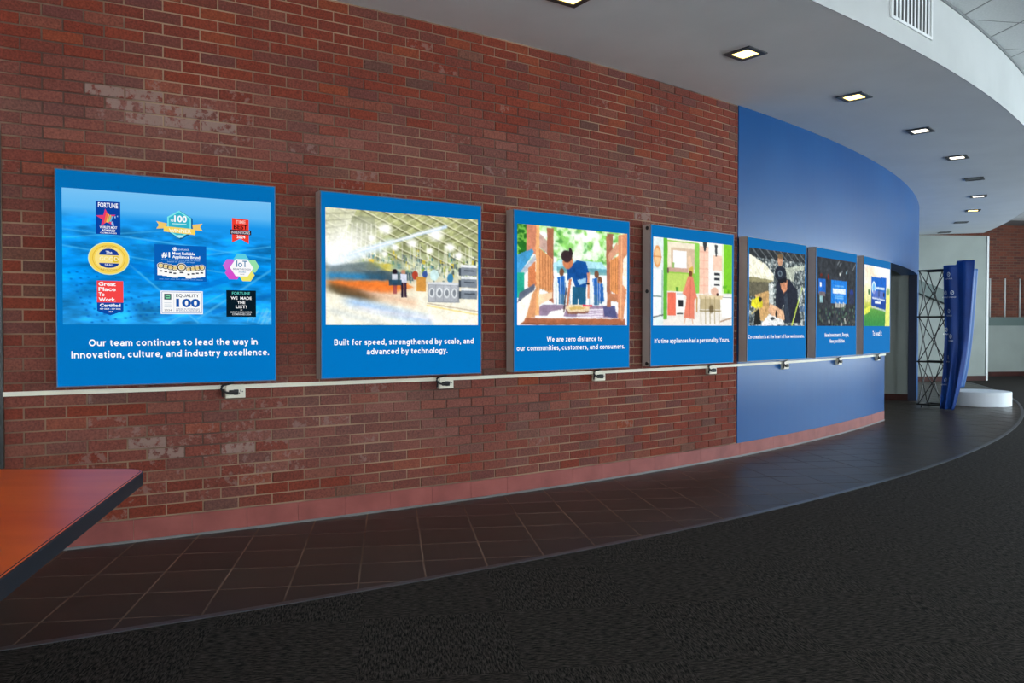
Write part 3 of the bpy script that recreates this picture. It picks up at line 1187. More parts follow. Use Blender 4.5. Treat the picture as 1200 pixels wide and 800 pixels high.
def pic_factory():
    c = Canvas(250, 166, ASP)
    c.grad([(0, (172, 176, 128)), (0.3, (160, 166, 118)), (0.5, (185, 196, 170)), (0.62, (225, 215, 190)), (0.75, (240, 235, 215)), (1, (242, 240, 225))])
    r = np.random.default_rng(5)
    up = (c.V < 0.5).astype(float)
    c.tint(c.noise(30, 24, 1, 3), 0.55, up)
    for k in range(11):                 # roof purlins run to the right-hand depth
        u = -0.35 + 0.14 * k
        c.line((u, 0.0), (u + 0.75, 0.46), 0.012, (95, 95, 65), 0.75)
        c.line((u + 0.02, 0.0), (u + 0.77, 0.46), 0.006, (240, 240, 205), 0.9)
    for k in range(9):
        c.line((0.02 + 0.1 * k, 0.36 - 0.015 * k), (0.45 + 0.09 * k, -0.02), 0.005, (240, 240, 210), 0.6)
    c.poly([(0, 0), (.19, 0), (.08, .32), (0, .40)], (225, 225, 205), 0.7)
    for k in range(6):
        c.line((0, .06 + .06 * k), (.17 - .018 * k, .03 + .055 * k), 0.008, (150, 150, 125), 0.6)
    c.poly([(.16, .06), (.30, .05), (.30, .26), (.12, .34)], (120, 125, 95), 0.6)
    for k in range(8):
        u = .13 + .03 * k
        c.line((u, .12), (u - .01, .42), 0.006, (235, 235, 220), 0.7)
    # busy machinery belt
    for k in range(330):
        u, v = r.uniform(.2, .98), r.normal(.47, .06)
        col = [(90, 110, 110), (240, 240, 225), (120, 150, 60), (60, 120, 130), (215, 190, 60), (60, 70, 75), (190, 200, 180)][r.integers(7)]
        w, h = r.uniform(.004, .02), r.uniform(.012, .05)
        c.rect(u - w / 2, v - h / 2, u + w / 2, v + h / 2, col, 0.75)
    for k in range(26):
        u = r.uniform(.25, .95)
        c.line((u, .27), (u + r.normal(0, .004), .56), 0.005, (238, 238, 222), 0.7)
    c.rect(.26, .42, .29, .52, (235, 190, 40))
    c.rect(.36, .46, .40, .53, (225, 200, 70))
    for (u, v, s) in ((.37, .15, .035), (.70, .17, .045), (.54, .26, .03), (.80, .28, .03), (.43, .31, .02), (.28, .24, .02), (.66, .32, .02), (.86, .35, .025), (.36, .37, .018)):
        c.ell(u, v, s * 1.1, s * 1.2, (255, 255, 250), 0.95, 1.0)
    # light trail
    c.ell(.06, .38, .24, .16, (255, 255, 250), 0.95, 1.3, -0.55)
    c.line((.0, .50), (.40, .27), .05, (225, 240, 255), 0.75, 6)
    c.line((.15, .385), (.77, .09), .022, (205, 225, 250), 0.95, 2)
    c.line((.15, .385), (.74, .10), .008, (250, 252, 255), 0.95, 1)
    # conveyor in motion: blue, orange and dark streaks
    c.poly([(0, .50), (.27, .44), (.45, .60), (.0, .64)], (90, 110, 120), 0.75)
    c.line((.0, .585), (.34, .585), .055, (45, 135, 190), 0.85, 4)
    for k in range(16):
        u = .25 + .019 * k
        c.rect(u, .52 + .01 * r.random(), u + .014, .60, (50, 75, 90), 0.9)
    c.poly([(.01, .62), (.12, .62), (.48, .60), (.55, .66), (.40, .72), (.02, .68)], (230, 120, 40), 0.8)
    c.line((.05, .64), (.45, .66), .05, (240, 125, 45), 0.75, 6)
    c.ell(.14, .715, .16, .045, (70, 60, 35), 0.9, 0.8, 0.22)
    c.line((.1, .68), (.55, .80), .05, (205, 125, 85), 0.35, 8)
    c.line((.15, .80), (.65, .96), .05, (140, 185, 240), 0.75, 8)
    c.line((.0, .86), (.35, .99), .03, (190, 200, 205), 0.6, 6)
    c.line((.2, .85), (.9, .99), .02, (255, 235, 225), 0.6, 5)
    mk = np.clip((0.62 - c.U) / 0.25, 0, 1) * np.clip((c.V - 0.40) / 0.08, 0, 1)
    c.smear(mk, 8, 1, 0.12)
    c.smear(mk * np.clip((c.V - 0.6) / 0.1, 0, 1), 10, 1, 0.3)
    # people at the line
    c.ell(.428, .525, .016, .026, (35, 25, 35))
    c.rect(.41, .55, .445, .63, (200, 205, 215))
    c.rect(.415, .62, .44, .72, (150, 70, 80), 0.8)
    c.ell(.482, .525, .014, .024, (190, 140, 115))
    c.rect(.463, .545, .505, .63, (215, 220, 235))
    c.rect(.468, .62, .485, .755, (45, 35, 55))
    c.rect(.488, .62, .503, .75, (60, 40, 60))
    c.rect(.39, .595, .47, .645, (30, 70, 95), 0.9)
    c.ell(.56, .55, .02, .04, (180, 70, 50))
    c.rect(.57, .56, .63, .69, (205, 150, 70))
    c.ell(.625, .535, .018, .03, (60, 90, 160))
    c.ell(.69, .54, .03, .05, (200, 225, 225))
    c.ell(.8, .565, .022, .045, (60, 130, 170))
    # grey washing machines
    c.rect(.645, .60, .865, .79, (150, 155, 162))
    c.rect(.645, .60, .865, .625, (210, 214, 218))
    for k in range(4):
        u = .672 + .052 * k
        c.rect(u - .024, .635, u + .024, .775, (176, 180, 186))
        c.ell(u, .70, .020, .045, (225, 230, 232))
        c.ell(u, .70, .012, .030, (130, 136, 144))
    for k in range(3):
        v = .435 + .108 * k
        c.rect(.875, v, .99, v + .10, (128, 138, 150))
        c.rect(.875, v, .99, v + .022, (225, 230, 232))
        c.rect(.90, v + .045, .975, v + .06, (70, 78, 88))
        c.rect(.862, v + .03, .877, v + .10, (70, 80, 90))
    c.line((.64, .80), (1, .87), .006, (150, 130, 110), 0.7)
    c.line((.64, .82), (1, .90), .008, (235, 205, 110), 0.8)
    c.photo(0.7, 31, 0.20, 0.16)
    return c


def pic_playground():
    c = Canvas(230, 152, ASP)
    c.grad([(0, (205, 235, 190)), (0.3, (220, 245, 215)), (0.5, (230, 245, 240)), (1, (225, 225, 235))])
    nz = c.noise(18, 14, 4, 3)
    g = np.clip((nz - 0.45) * 5, 0, 1) * (c.V < 0.36)
    c.put(g, (120, 185, 80), 0.75)
    nz = c.noise(26, 20, 8, 2)
    c.put(np.clip((nz - 0.58) * 7, 0, 1) * (c.V < 0.36), (60, 130, 60), 0.6)
    c.put(np.clip((c.noise(12, 10, 12, 2) - 0.6) * 6, 0, 1) * (c.V < .4), (255, 255, 250), 0.9)
    c.rect(0, 0, .08, .30, (40, 110, 40))
    c.put(np.clip((c.noise(40, 40, 14, 2) - 0.5) * 5, 0, 1) * ((c.U < .08) & (c.V < .30)), (140, 210, 90), 0.8)
    c.poly([(.3, .38), (.36, .33), (.75, .33), (.8, .40), (.8, .44), (.3, .44)], (175, 215, 225))
    c.rect(.34, .40, .8, .47, (60, 130, 140), 0.6)
    # helpers behind
    for (u, v, hh) in ((.38, .46, .4), (.70, .46, .4), (.73, .52, .3)):
        c.ell(u, v, .022, .04, (120, 80, 60))
        c.poly([(u - .04, v + .05), (u + .03, v + .03), (u + .045, v + .22), (u - .02, v + .25)], (30, 95, 175))
        c.rect(u - .025, v + .22, u + .025, v + hh * .8, (60, 110, 150))
    for k in range(24):
        u = .31 + .02 * k
        c.line((u, .5 + .1 * ((k * 7) % 5) / 5), (u + .004, .80), .008, [(240, 240, 245), (90, 120, 140), (200, 205, 200)][k % 3], 0.7)
    # deck
    c.poly([(.08, .90), (.22, .79), (.86, .79), (.93, .92)], (150, 130, 155))
    c.poly([(.28, .86), (.42, .83), (.39, .93), (.24, .93)], (250, 245, 240))
    for k in range(5):
        c.line((.52, .84 + .024 * k), (.76, .83 + .024 * k), .012, (240, 238, 245), 0.9)
    c.poly([(.76, .80), (.88, .79), (.90, .92), (.78, .90)], (70, 80, 130), 0.8)
    c.poly([(.04, .93), (.98, .93), (.98, .985), (.03, .98)], (170, 105, 75))
    c.line((.03, .985), (.98, .99), .012, (120, 75, 55))
    # left timbers
    c.poly([(.08, 0), (.17, 0), (.17, .30), (.08, .27)], (196, 136, 106))
    c.poly([(.17, .06), (.28, .18), (.28, .30), (.17, .20)], (190, 165, 155))
    c.poly([(.25, .02), (.31, .02), (.31, .78), (.26, .74)], (165, 105, 80))
    c.poly([(.18, .22), (.30, .33), (.30, .68), (.18, .62)], (214, 158, 105))
    for k in range(5):
        c.line((.19 + .024 * k, .25 + .02 * k), (.19 + .024 * k, .64), .006, (150, 95, 60), 0.8)
    c.poly([(.16, 0), (.185, 0), (.185, .90), (.15, .90)], (225, 175, 120))
    c.poly([(0, .31), (.12, .24), (.14, .27), (.01, .52), (0, .52)], (70, 155, 195))
    c.poly([(0, .52), (.15, .29), (.16, .34), (0, .60)], (175, 185, 195))
    c.rect(0, .48, .06, .73, (40, 165, 140))
    c.poly([(.09, .44), (.15, .36), (.16, .60), (.09, .62)], (200, 130, 85))
    c.poly([(.02, .68), (.15, .58), (.14, .68), (.0, .80)], (95, 105, 125))
    c.poly([(0, .78), (.15, .64), (.06, .96), (0, 1)], (250, 240, 225))
    c.poly([(.13, .68), (.17, .60), (.15, .92), (.07, .93)], (205, 155, 110))
    c.poly([(.18, .69), (.30, .66), (.30, .72), (.18, .80)], (232, 205, 175))
    # right timbers
    c.poly([(.80, .02), (.86, .02), (.85, .22), (.80, .80)], (158, 104, 84))
    c.poly([(.79, .05), (.83, .05), (.84, .80), (.80, .80)], (170, 112, 86))
    c.poly([(.81, .25), (.90, .10), (.92, .20), (.82, .32)], (206, 160, 130))
    c.poly([(.83, .30), (.91, .25), (.91, .68), (.83, .62)], (218, 158, 98))
    for k in range(4):
        c.line((.845 + .02 * k, .28), (.845 + .02 * k, .66), .006, (160, 105, 65), 0.8)
    c.poly([(.91, .03), (1, .0), (1, .55), (.96, .95), (.91, .92)], (205, 150, 112))
    c.line((.945, .05), (.935, .92), .012, (232, 185, 140))
    c.poly([(.81, .66), (.91, .66), (.91, .75), (.81, .73)], (185, 130, 95))
    c.poly([(.96, .28), (1, .22), (1, .62), (.95, .55)], (250, 248, 240), 0.8)
    # woman bending down in a blue shirt
    c.poly([(.48, .60), (.60, .60), (.60, .82), (.54, .82), (.53, .70), (.52, .82), (.47, .82)], (35, 95, 130))
    c.poly([(.43, .42), (.52, .32), (.60, .34), (.63, .46), (.60, .60), (.50, .60), (.47, .50), (.43, .54)], (22, 82, 155))
    c.line((.48, .40), (.58, .58), .02, (14, 60, 120), 0.5, 3)
    c.ell(.435, .35, .045, .075, (200, 130, 90), 1, 0, 0.5)
    c.ell(.425, .29, .05, .06, (60, 45, 48))
    c.ell(.46, .245, .016, .045, (50, 38, 42), 1, 0, -0.3)
    c.poly([(.61, .45), (.635, .44), (.635, .72), (.615, .72)], (205, 145, 115))
    c.rect(.605, .555, .635, .575, (30, 30, 40))
    c.poly([(.445, .52), (.47, .52), (.44, .80), (.42, .80)], (190, 125, 95))
    c.line((.42, .62), (.40, .86), .012, (70, 60, 60))
    c.poly([(.52, .53), (.60, .50), (.60, .55), (.54, .58)], (150, 190, 215))
    c.poly([(.41, .82), (.46, .78), (.64, .79), (.63, .85), (.44, .86)], (222, 205, 175))
    c.poly([(.44, .82), (.50, .80), (.60, .81), (.58, .83), (.46, .84)], (200, 175, 110))
    c.poly([(.40, .82), (.44, .86), (.63, .85), (.62, .87), (.44, .885)], (140, 100, 85))
    c.rect(.57, .78, .66, .80, (215, 70, 90))
    c.photo(0.9, 41, 0.38, 0.18)
    return c


def pic_kitchen():
    c = Canvas(200, 136, ASP)
    c.grad([(0, (240, 240, 225)), (0.6, (240, 240, 230)), (0.85, (232, 228, 220)), (1, (236, 232, 226))])
    c.rect(0, 0, .12, 1, (222, 234, 232))
    c.ell(.05, .22, .045, .125, (226, 160, 100))
    c.ell(.05, .22, .033, .095, (236, 200, 150))
    c.line((.0, .22), (.1, .22), .006, (190, 120, 70))
    c.rect(.0, .36, .115, .90, (238, 244, 242))
    c.rect(.0, .66, .115, .675, (120, 140, 140))
    c.rect(.10, .37, .115, .90, (160, 190, 180))
    c.line((.0, .905), (.12, .875), .008, (60, 60, 60))
    c.rect(.12, .0, .165, .93, (100, 180, 60))
    c.rect(.165, .02, .55, .60, (150, 200, 80))
    c.rect(.17, .04, .52, .38, (236, 226, 205))
    c.rect(.21, .10, .50, .34, (214, 190, 165))
    c.rect(.235, .13, .40, .33, (250, 252, 250))
    c.rect(.17, .33, .42, .385, (200, 165, 150))
    c.rect(.165, .34, .185, .40, (110, 90, 80))
    c.rect(.22, .27, .25, .34, (150, 180, 110))
    c.poly([(.17, .40), (.42, .40), (.42, .62), (.17, .62)], (190, 215, 110))
    c.rect(.27, .55, .30, .60, (90, 150, 60))
    c.rect(.165, .60, .34, .62, (235, 232, 222))
    c.rect(.17, .62, .27, .88, (232, 120, 95))
    c.rect(.27, .60, .37, .87, (244, 244, 240))
    c.rect(.30, .70, .36, .78, (45, 45, 50))
    c.rect(.28, .62, .36, .65, (200, 205, 205))
    c.rect(.28, .85, .36, .865, (50, 50, 52))
    c.rect(.50, .03, .56, .62, (140, 205, 90))
    c.rect(.56, .05, .68, .62, (244, 205, 185))
    for k in range(5):
        c.line((.56, .12 + .1 * k), (.68, .12 + .1 * k), .006, (225, 170, 150), 0.8)
    c.line((.62, .05), (.62, .62), .006, (225, 170, 150), 0.8)
    c.rect(.68, .0, .86, .80, (238, 240, 236))
    c.rect(.74, .15, .86, .33, (240, 205, 185))
    c.poly([(.60, 0), (.66, 0), (.64, .11), (.62, .11)], (60, 65, 70))
    c.poly([(.76, .02), (.80, .02), (.79, .16), (.77, .16)], (70, 75, 80))
    for v in (.36, .42, .49):
        c.rect(.755, v, .83, v + .028, (50, 52, 60))
    c.rect(.86, .0, 1, .60, (130, 205, 50))
    c.rect(.86, .0, .885, .9, (215, 235, 190))
    c.put(np.clip((c.noise(20, 20, 6, 2) - .5) * 4, 0, 1) * ((c.U > .87) & (c.V > .5) & (c.V < .6)), (70, 150, 40), 0.8)
    c.rect(.86, .60, 1, .63, (225, 225, 220))
    c.rect(.86, .63, 1, .90, (246, 248, 246))
    c.rect(.86, .645, 1, .655, (90, 95, 95))
    c.line((.84, .95), (1, .90), .008, (150, 110, 80))
    # island and stools
    c.poly([(.55, .63), (.88, .63), (.86, .68), (.56, .68)], (222, 205, 170))
    c.rect(.57, .68, .84, .80, (190, 175, 135), 0.9)
    for u in (.58, .64, .70, .76, .82):
        c.line((u, .66), (u + .005, .97), .012, (165, 150, 110), 0.9)
    c.line((.57, .82), (.84, .82), .012, (150, 135, 95))
    c.ell(.72, .80, .03, .05, (100, 85, 55), 0.8, 0.5)
    c.ell(.66, .62, .03, .02, (235, 215, 200))
    c.ell(.76, .585, .05, .05, (225, 185, 165))
    c.ell(.80, .62, .015, .02, (70, 40, 40))
    # figure in a salmon coat
    c.ell(.455, .35, .03, .06, (205, 175, 70), 0.9, 0.4)
    c.poly([(.41, .20), (.45, .18), (.47, .30), (.43, .33)], (236, 205, 175))
    c.poly([(.43, .40), (.47, .40), (.46, .44), (.44, .44)], (150, 90, 60))
    c.ell(.45, .385, .02, .03, (120, 75, 50))
    c.poly([(.42, .42), (.48, .42), (.53, .66), (.50, .70), (.50, .92), (.37, .91), (.40, .66), (.35, .62)], (226, 135, 110))
    c.line((.45, .46), (.44, .88), .012, (200, 105, 85), 0.7)
    c.line((.42, .48), (.36, .62), .025, (232, 150, 125))
    c.line((.39, .91), (.37, .97), .012, (214, 175, 150))
    c.line((.47, .91), (.48, .97), .012, (214, 175, 150))
    c.rect(.52, .66, .54, .84, (180, 130, 60), 0.7)
    c.photo(0.6, 51, 0.16, 0.10)
    return c


def pic_workshop():
    c = Canvas(170, 116, ASP)
    c.a[:] = np.array([70, 80, 84]) / 255
    nz = c.noise(40, 30, 3, 3)
    c.put(np.clip((nz - .52) * 6, 0, 1), (190, 205, 205), 0.7)
    c.put(np.clip((c.noise(50, 36, 5, 2) - .6) * 8, 0, 1), (235, 240, 235), 0.8)
    c.rect(0, 0, 1, .12, (42, 46, 50), 0.85)
    for k in range(8):
        c.line((.05 + .12 * k, .0), (.2 + .12 * k, .14), .010, (150, 160, 165), 0.7)
    c.poly([(.0, .08), (.28, .20), (.42, .32), (.42, .40), (0, .37)], (240, 238, 215))
    c.poly([(0, .37), (.42, .40), (.34, .43), (0, .44)], (150, 145, 110))
    c.poly([(0, .44), (.33, .43), (.33, .62), (.0, .62)], (105, 102, 84))
    c.poly([(.10, .60), (.33, .54), (.36, .94), (.2, .94)], (200, 165, 110))
    c.poly([(.62, .22), (.80, .18), (.98, .16), (.98, .22), (.80, .26), (.78, .40), (.66, .36)], (205, 212, 195), 0.8)
    c.poly([(.33, .44), (.40, .44), (.42, .70), (.35, .74)], (225, 232, 228), 0.8)
    # second person in the background, only the head shows
    c.ell(.53, .13, .045, .07, (200, 155, 125))
    c.ell(.53, .07, .048, .035, (130, 105, 75))
    # person bending over the bench in a dark cap and jacket
    c.poly([(.46, .42), (.70, .36), (.84, .50), (.92, .96), (.62, .96), (.60, .70), (.54, .80), (.45, .78)], (38, 42, 56))
    c.poly([(.60, .60), (.66, .55), (.72, .96), (.64, .96)], (70, 85, 100), 0.5)
    c.ell(.54, .30, .105, .10, (36, 42, 56))
    c.ell(.53, .30, .04, .04, (130, 150, 160), 0.8)
    c.ell(.53, .30, .025, .025, (50, 60, 75))
    c.poly([(.52, .40), (.66, .38), (.66, .50), (.60, .56), (.55, .50)], (205, 145, 110))
    c.poly([(.48, .38), (.66, .34), (.64, .41), (.50, .43)], (26, 28, 36))
    c.poly([(.36, .70), (.46, .74), (.60, .80), (.62, .92), (.46, .92), (.32, .80)], (222, 180, 145))
    c.poly([(.22, .96), (.34, .84), (.58, .92), (.62, .98), (.22, 1)], (240, 242, 238))
    c.ell(.47, .84, .02, .05, (40, 36, 34))
    c.ell(.40, .90, .04, .02, (60, 66, 70))
    # yellow drill
    c.poly([(.05, .66), (.18, .62), (.23, .68), (.22, .76), (.12, .78), (.04, .74)], (222, 214, 50))
    c.poly([(.10, .78), (.17, .77), (.20, .98), (.08, .98)], (36, 38, 36))
    c.ell(.19, .655, .025, .03, (40, 42, 40))
    c.line((.05, .84), (.16, .76), .02, (180, 165, 110))
    # green rule
    c.line((.94, .48), (.75, .99), .026, (170, 200, 60))
    c.line((.945, .48), (.755, .99), .008, (225, 235, 140))
    c.poly([(.85, .5), (.92, .46), (.96, .60), (.90, .72)], (200, 210, 215), 0.6)
    c.rect(.90, .72, 1, .80, (80, 110, 150), 0.7)
    c.photo(1.1, 61, 0.2, 0.38)
    return c


def pic_stage():
    c = Canvas(120, 82, ASP)
    c.a[:] = np.array([52, 56, 62]) / 255
    c.tint(c.noise(20, 16, 3, 3), 0.7)
    for (u, v) in ((.50, .08), (.55, .10), (.95, .08), (.90, .14), (.72, .20), (.58, .22)):
        c.line((u, v), (u + .05, v - .05), .008, (170, 180, 185), 0.8)
    c.ell(.57, .22, .02, .02, (240, 245, 240))
    c.ell(.74, .19, .015, .015, (150, 210, 235))
    c.ell(.10, .26, .03, .02, (110, 40, 30))
    c.ell(.27, .28, .02, .04, (120, 40, 35))
    c.rect(.03, .32, .21, .52, (25, 105, 200))
    c.rect(.07, .36, .11, .43, (235, 245, 255))
    c.rect(.05, .50, .2, .56, (120, 110, 115))
    c.rect(.07, .56, .13, .66, (150, 190, 195))
    c.rect(.34, .32, .75, .66, (30, 130, 220))
    c.rect(.38, .44, .72, .51, (225, 240, 252))
    for v in (.40, .55, .58):
        c.line((.44, v), (.66, v), .008, (150, 205, 245))
    for k in range(8):
        c.rect(.44 + .035 * k, .64 + .01 * (k % 3), .465 + .035 * k, .72, (225, 225, 215), 0.9)
    c.ell(.88, .48, .05, .05, (40, 60, 150), 0.8, .5)
    c.rect(.82, .50, .95, .66, (50, 58, 95), 0.7)
    r = np.random.default_rng(4)
    for k in range(150):
        v = r.uniform(.70, 1.0)
        c.ell(r.random(), v, .016, .022, [(32, 36, 40), (60, 66, 66), (92, 92, 88), (45, 60, 72), (80, 110, 90)][r.integers(5)], 0.85)
    for (u, v) in ((.70, .90), (.72, .94), (.62, .97), (.3, .93)):
        c.ell(u, v, .02, .03, (190, 195, 185), 0.8, .5)
    c.photo(0.5, 71, 0.15, 0.3)
    return c


def pic_backdrop():
    c = Canvas(110, 76, ASP)
    c.grad([(0, (235, 242, 245)), (.3, (250, 240, 225)), (.5, (225, 225, 150)), (.68, (190, 200, 80)), (.72, (95, 160, 70)), (1, (50, 140, 70))])
    c.ell(.2, .12, .25, .12, (255, 225, 195), 0.8, 1.2)
    c.poly([(0, .72), (.25, .66), (.2, .76), (0, .82)], (235, 235, 90), 0.9)
    c.poly([(.84, .40), (1, .35), (1, 1), (.80, 1)], (240, 238, 130), 0.9)
    c.rect(.05, .30, .22, .60, (240, 235, 200), 0.5)
    c.ell(.17, .44, .03, .05, (70, 120, 70))
    c.ell(.92, .40, .06, .06, (110, 150, 100), 0.7, .6)
    c.poly([(.25, .19), (.85, .17), (.82, .72), (.26, .66)], (20, 100, 195))
    c.poly([(.25, .50), (.84, .53), (.82, .72), (.26, .66)], (25, 70, 160))
    c.ell(.35, .36, .075, .105, (225, 240, 250))
    c.ell(.35, .36, .05, .07, (120, 185, 235))
    c.rect(.45, .34, .77, .385, (215, 232, 245))
    c.rect(.32, .41, .75, .52, (110, 120, 190), 0.7)
    c.rect(.52, .40, .58, .50, (60, 80, 130), 0.8)
    c.ell(.75, .46, .03, .04, (40, 36, 60))
    c.line((.30, .53), (.78, .555), .02, (225, 235, 245))
    c.rect(.39, .575, .62, .615, (230, 240, 248))
    c.line((.28, .68), (.82, .735), .016, (215, 225, 230))
    c.photo(0.5, 81, 0.2, 0.2)
    return c


# ------------------------------------------------------------------ lightboxes
BLUE = (0, 117, 194)
WHITE = (252, 253, 255)
ZB = 0.9245
DOFF = 0.106


def make_box(i, s, pic, lines, label, holes=False):
    t = head(s)
    b = wp(s, 0, ZB)
    root = empty('lightbox_display', b, t, label, 'lightbox', 'backlit picture boxes in a row on the curved wall')
    hw = W2 / 2
    body = MB()
    # shell: four sides and a back
    d0, d1 = -DOFF + 0.004, -0.018
    body.box(-hw, hw, d0, d1, 0, PH)
    o = body.build('housing', M['box_metal'], root)
    for zz in (0.12, 0.80):
        MB().box(-hw * 0.7, hw * 0.7, -0.02, 0.004, PH * zz, PH * (zz + 0.08)).build('wall_bracket', M['box_metal'], root)
    tr = MB()
    e = 0.006
    for (a, b2, c, d) in ((-hw, hw, 0, e), (-hw, hw, PH - e, PH), (-hw, -hw + e, e, PH - e), (hw - e, hw, e, PH - e)):
        tr.box(a, b2, -DOFF - 0.002, d0 + 0.001, c, d)
    tr.build('edge_trim', M['silver'], root)

    def fx(u):
        return -hw + u * W2

    def fz(v):
        return PH * (1 - v)
    # blue face
    pr = Print(fx, fz, -DOFF)
    pr._add([(0.004, 0.004), (0.004, 0.5), (0.004, 0.996), (0.996, 0.996), (0.996, 0.5), (0.996, 0.004)],
            [(0, 1, 4, 5), (1, 2, 3, 4)], BLUE, 0)
    cc = pr.c
    for k in (0, 5):
        cc[k] = (*lin(np.array((0, 108, 178)) / 255.0), 1)
    pr.build('blue_face', root, M['print'])
    c = pic()
    me = picture_mesh(c, fx(PIC_U0), fx(PIC_U1), fz(PIC_V1), fz(PIC_V0), -DOFF - 0.0006)
    link('picture', me, None, root)
    for (txt, u0, u1, vb, bold) in lines:
        cap = Print(fx, fz, -DOFF - 0.001)
        cap.words(txt, u0, u1, vb, WHITE, root, M['print'])
    if holes:
        for z in (0.02, 0.53, 0.975):
            hb = MB().tube([(-hw - 0.004, -0.07, PH * z), (-hw + 0.004, -0.07, PH * z)], 0.016, 12)
            hb.build('side_knob', M['black'], root)
    # power cord drops from the underside and plugs into the wall outlet
    px = BOX_S[i] - s
    cord = MB()
    pts = [(px + 0.01, -0.05, 0.004), (px - 0.035, -0.055, -0.012), (px - 0.075, -0.05, -0.022), (px - 0.085, -0.055, -0.045), (px - 0.060, -0.060, -0.064),
           (px - 0.035, -0.058, -0.068), (px - 0.015, -0.055, -0.066)]
    sm = []
    for k in range(len(pts) - 1):
        for q in range(4):
            tt = q / 4
            p0, p1, p2, p3 = (Vector(pts[max(0, min(len(pts) - 1, k + dd))]) for dd in (-1, 0, 1, 2))
            sm.append(0.5 * ((2 * p1) + (p2 - p0) * tt + (2 * p0 - 5 * p1 + 4 * p2 - p3) * tt ** 2 + (3 * p1 - p0 - 3 * p2 + p3) * tt ** 3))
    sm.append(Vector(pts[-1]))
    cord.tube(sm, 0.0065, 8)
    co = cord.build('power_cord', M['cord'], root, True)
    pg = MB().tube([(px - 0.04, -0.052, -0.066), (px - 0.012, -0.052, -0.066), (px + 0.012, -0.05, -0.065)], 0.014, 10)
    pg.box(px - 0.012, px + 0.012, -0.062, -0.036, -0.082, -0.050)
    pg.build('plug', M['cord'], co)
    kn = MB().tube([(px - 0.078, -0.045, -0.09), (px - 0.080, -0.055, -0.045)], 0.006, 8)
    kn.build('cord_tail', M['cord'], co)
    return root, fx, fz


BOX_S = [1.145, 2.588, 4.03, 5.50, 6.84, 8.22, 9.70]
BX = [
    (pic_aerial, [('Our team continues to lead the way in', .135, .905, .812, .014), ('innovation, culture, and industry excellence.', .062, .962, .867, .014)],
     'lightbox with nine award badges over a blue aerial view', False),
    (pic_factory, [('Built for speed, strengthened by scale, and', .075, .945, .820, .014), ('advanced by technology.', .262, .768, .873, .014)],
     'lightbox with a blurred factory hall of grey washing machines', False),
    (pic_playground, [('We are zero distance to', .265, .745, .815, .014), ('our communities, customers, and consumers.', .025, .955, .869, .014)],
     'lightbox with a person in a blue shirt bending down between playground timbers', False),
    (pic_kitchen, [("It's time appliances had a personality. Yours.", .045, .945, .836, .014)],
     'lightbox with a bright green kitchen, the one with black knobs on its side', True),
    (pic_workshop, [('Co-creation is at the heart of how we innovate.', .02, .965, .815, .014)],
     'lightbox with a person in a dark cap working beside a yellow drill', False),
    (pic_stage, [('New investments, People,', .21, .80, .812, .014), ('New possibilities.', .33, .70, .868, .014)],
     'lightbox with a dark auditorium and a glowing blue stage screen', False),
    (pic_backdrop, [('To Lead It.', .33, .68, .815, .014)],
     'lightbox with a blue backdrop standing on green grass', False),
]
for i, (pf, lines, lab, holes) in enumerate(BX):
    root, fx, fz = make_box(i, PANEL_S[i], pf, lines, lab, holes)
    if i == 0:
        first = (root, fx, fz)

# award badges printed on the first box; rows and columns read off the picture
root, fx, fz = first
Y0B = -DOFF - 0.0012


def badge(label):
    return Print(fx, fz, Y0B), label


def done(p, label):
    o = p.build('award_badge', root, M['print'])
    o['label'] = label


NAVY, REDB, GOLD = (8, 66, 160), (245, 70, 72), (248, 214, 96)
# column / row centres in u, v of the box face
p = Print(fx, fz, Y0B)                                     # star badge
p.rect(.168, .136, .272, .290, NAVY, 1)
p.text('FORTUNE', .178, .262, .165, WHITE, 2, h=.022, bold=.02)
st = []
for k in range(10):
    a = -math.pi / 2 - 0.1 + k * math.pi / 5
    r = .044 if k % 2 == 0 else .018
    st.append((.212 + r * math.cos(a), .214 + r * math.sin(a)))
p.poly(st, (232, 60, 110), 2)
for k, cc in enumerate(((240, 120, 60), (250, 190, 70), (170, 215, 110), (90, 190, 220))):
    p.poly([(.212 + .008 * k, .190 + .004 * k), (.217 + .008 * k, .192 + .004 * k), (.208 + .008 * k, .238 - .002 * k), (.203 + .008 * k, .234 - .002 * k)], cc, 3)
p.poly([(.232, .236), (.240, .226), (.246, .250), (.238, .248)], (150, 190, 240), 3)
p.rect(.247, .203, .252, .212, (150, 190, 240), 3)
p.rect(.258, .200, .262, .206, (150, 190, 240), 3)
p.text("WORLD'S MOST", .184, .258, .262, WHITE, 2, h=.011, bold=.02)
p.text('ADMIRED', .192, .250, .276, WHITE, 2, h=.010, bold=.02)
p.text('COMPANIES', .186, .256, .286, WHITE, 2, h=.006, bold=.01)
done(p, 'navy badge with a multicoloured star')

p = Print(fx, fz, Y0B)                                     # hexagon winner
hx = lambda cu, cv, ru, rv: [(cu + ru * math.sin(k * math.pi / 3), cv - rv * math.cos(k * math.pi / 3)) for k in range(6)]
p.poly(hx(.538, .228, .066, .070), (20, 95, 150), 1)
p.poly(hx(.533, .224, .063, .067), (120, 230, 235), 2)
p.poly(hx(.533, .224, .055, .059), (50, 180, 205), 3)
p.text('R&D', .494, .508, .212, WHITE, 4, h=.012)
p.text('100', .510, .568, .212, WHITE, 4, h=.030, bold=.03)
p.rect(.500, .220, .566, .224, (190, 240, 240), 4)
for sg in (-1, 1):
    p.poly([(.535 + sg * .058, .222), (.535 + sg * .106, .214), (.535 + sg * .094, .232), (.535 + sg * .106, .250), (.535 + sg * .062, .246)], (240, 200, 110), 4)
p.poly([(.462, .236), (.606, .243), (.606, .272), (.462, .262)], GOLD, 5)
p.text('WINNER', .486, .588, .264, (255, 250, 230), 6, h=.018, bold=.025)
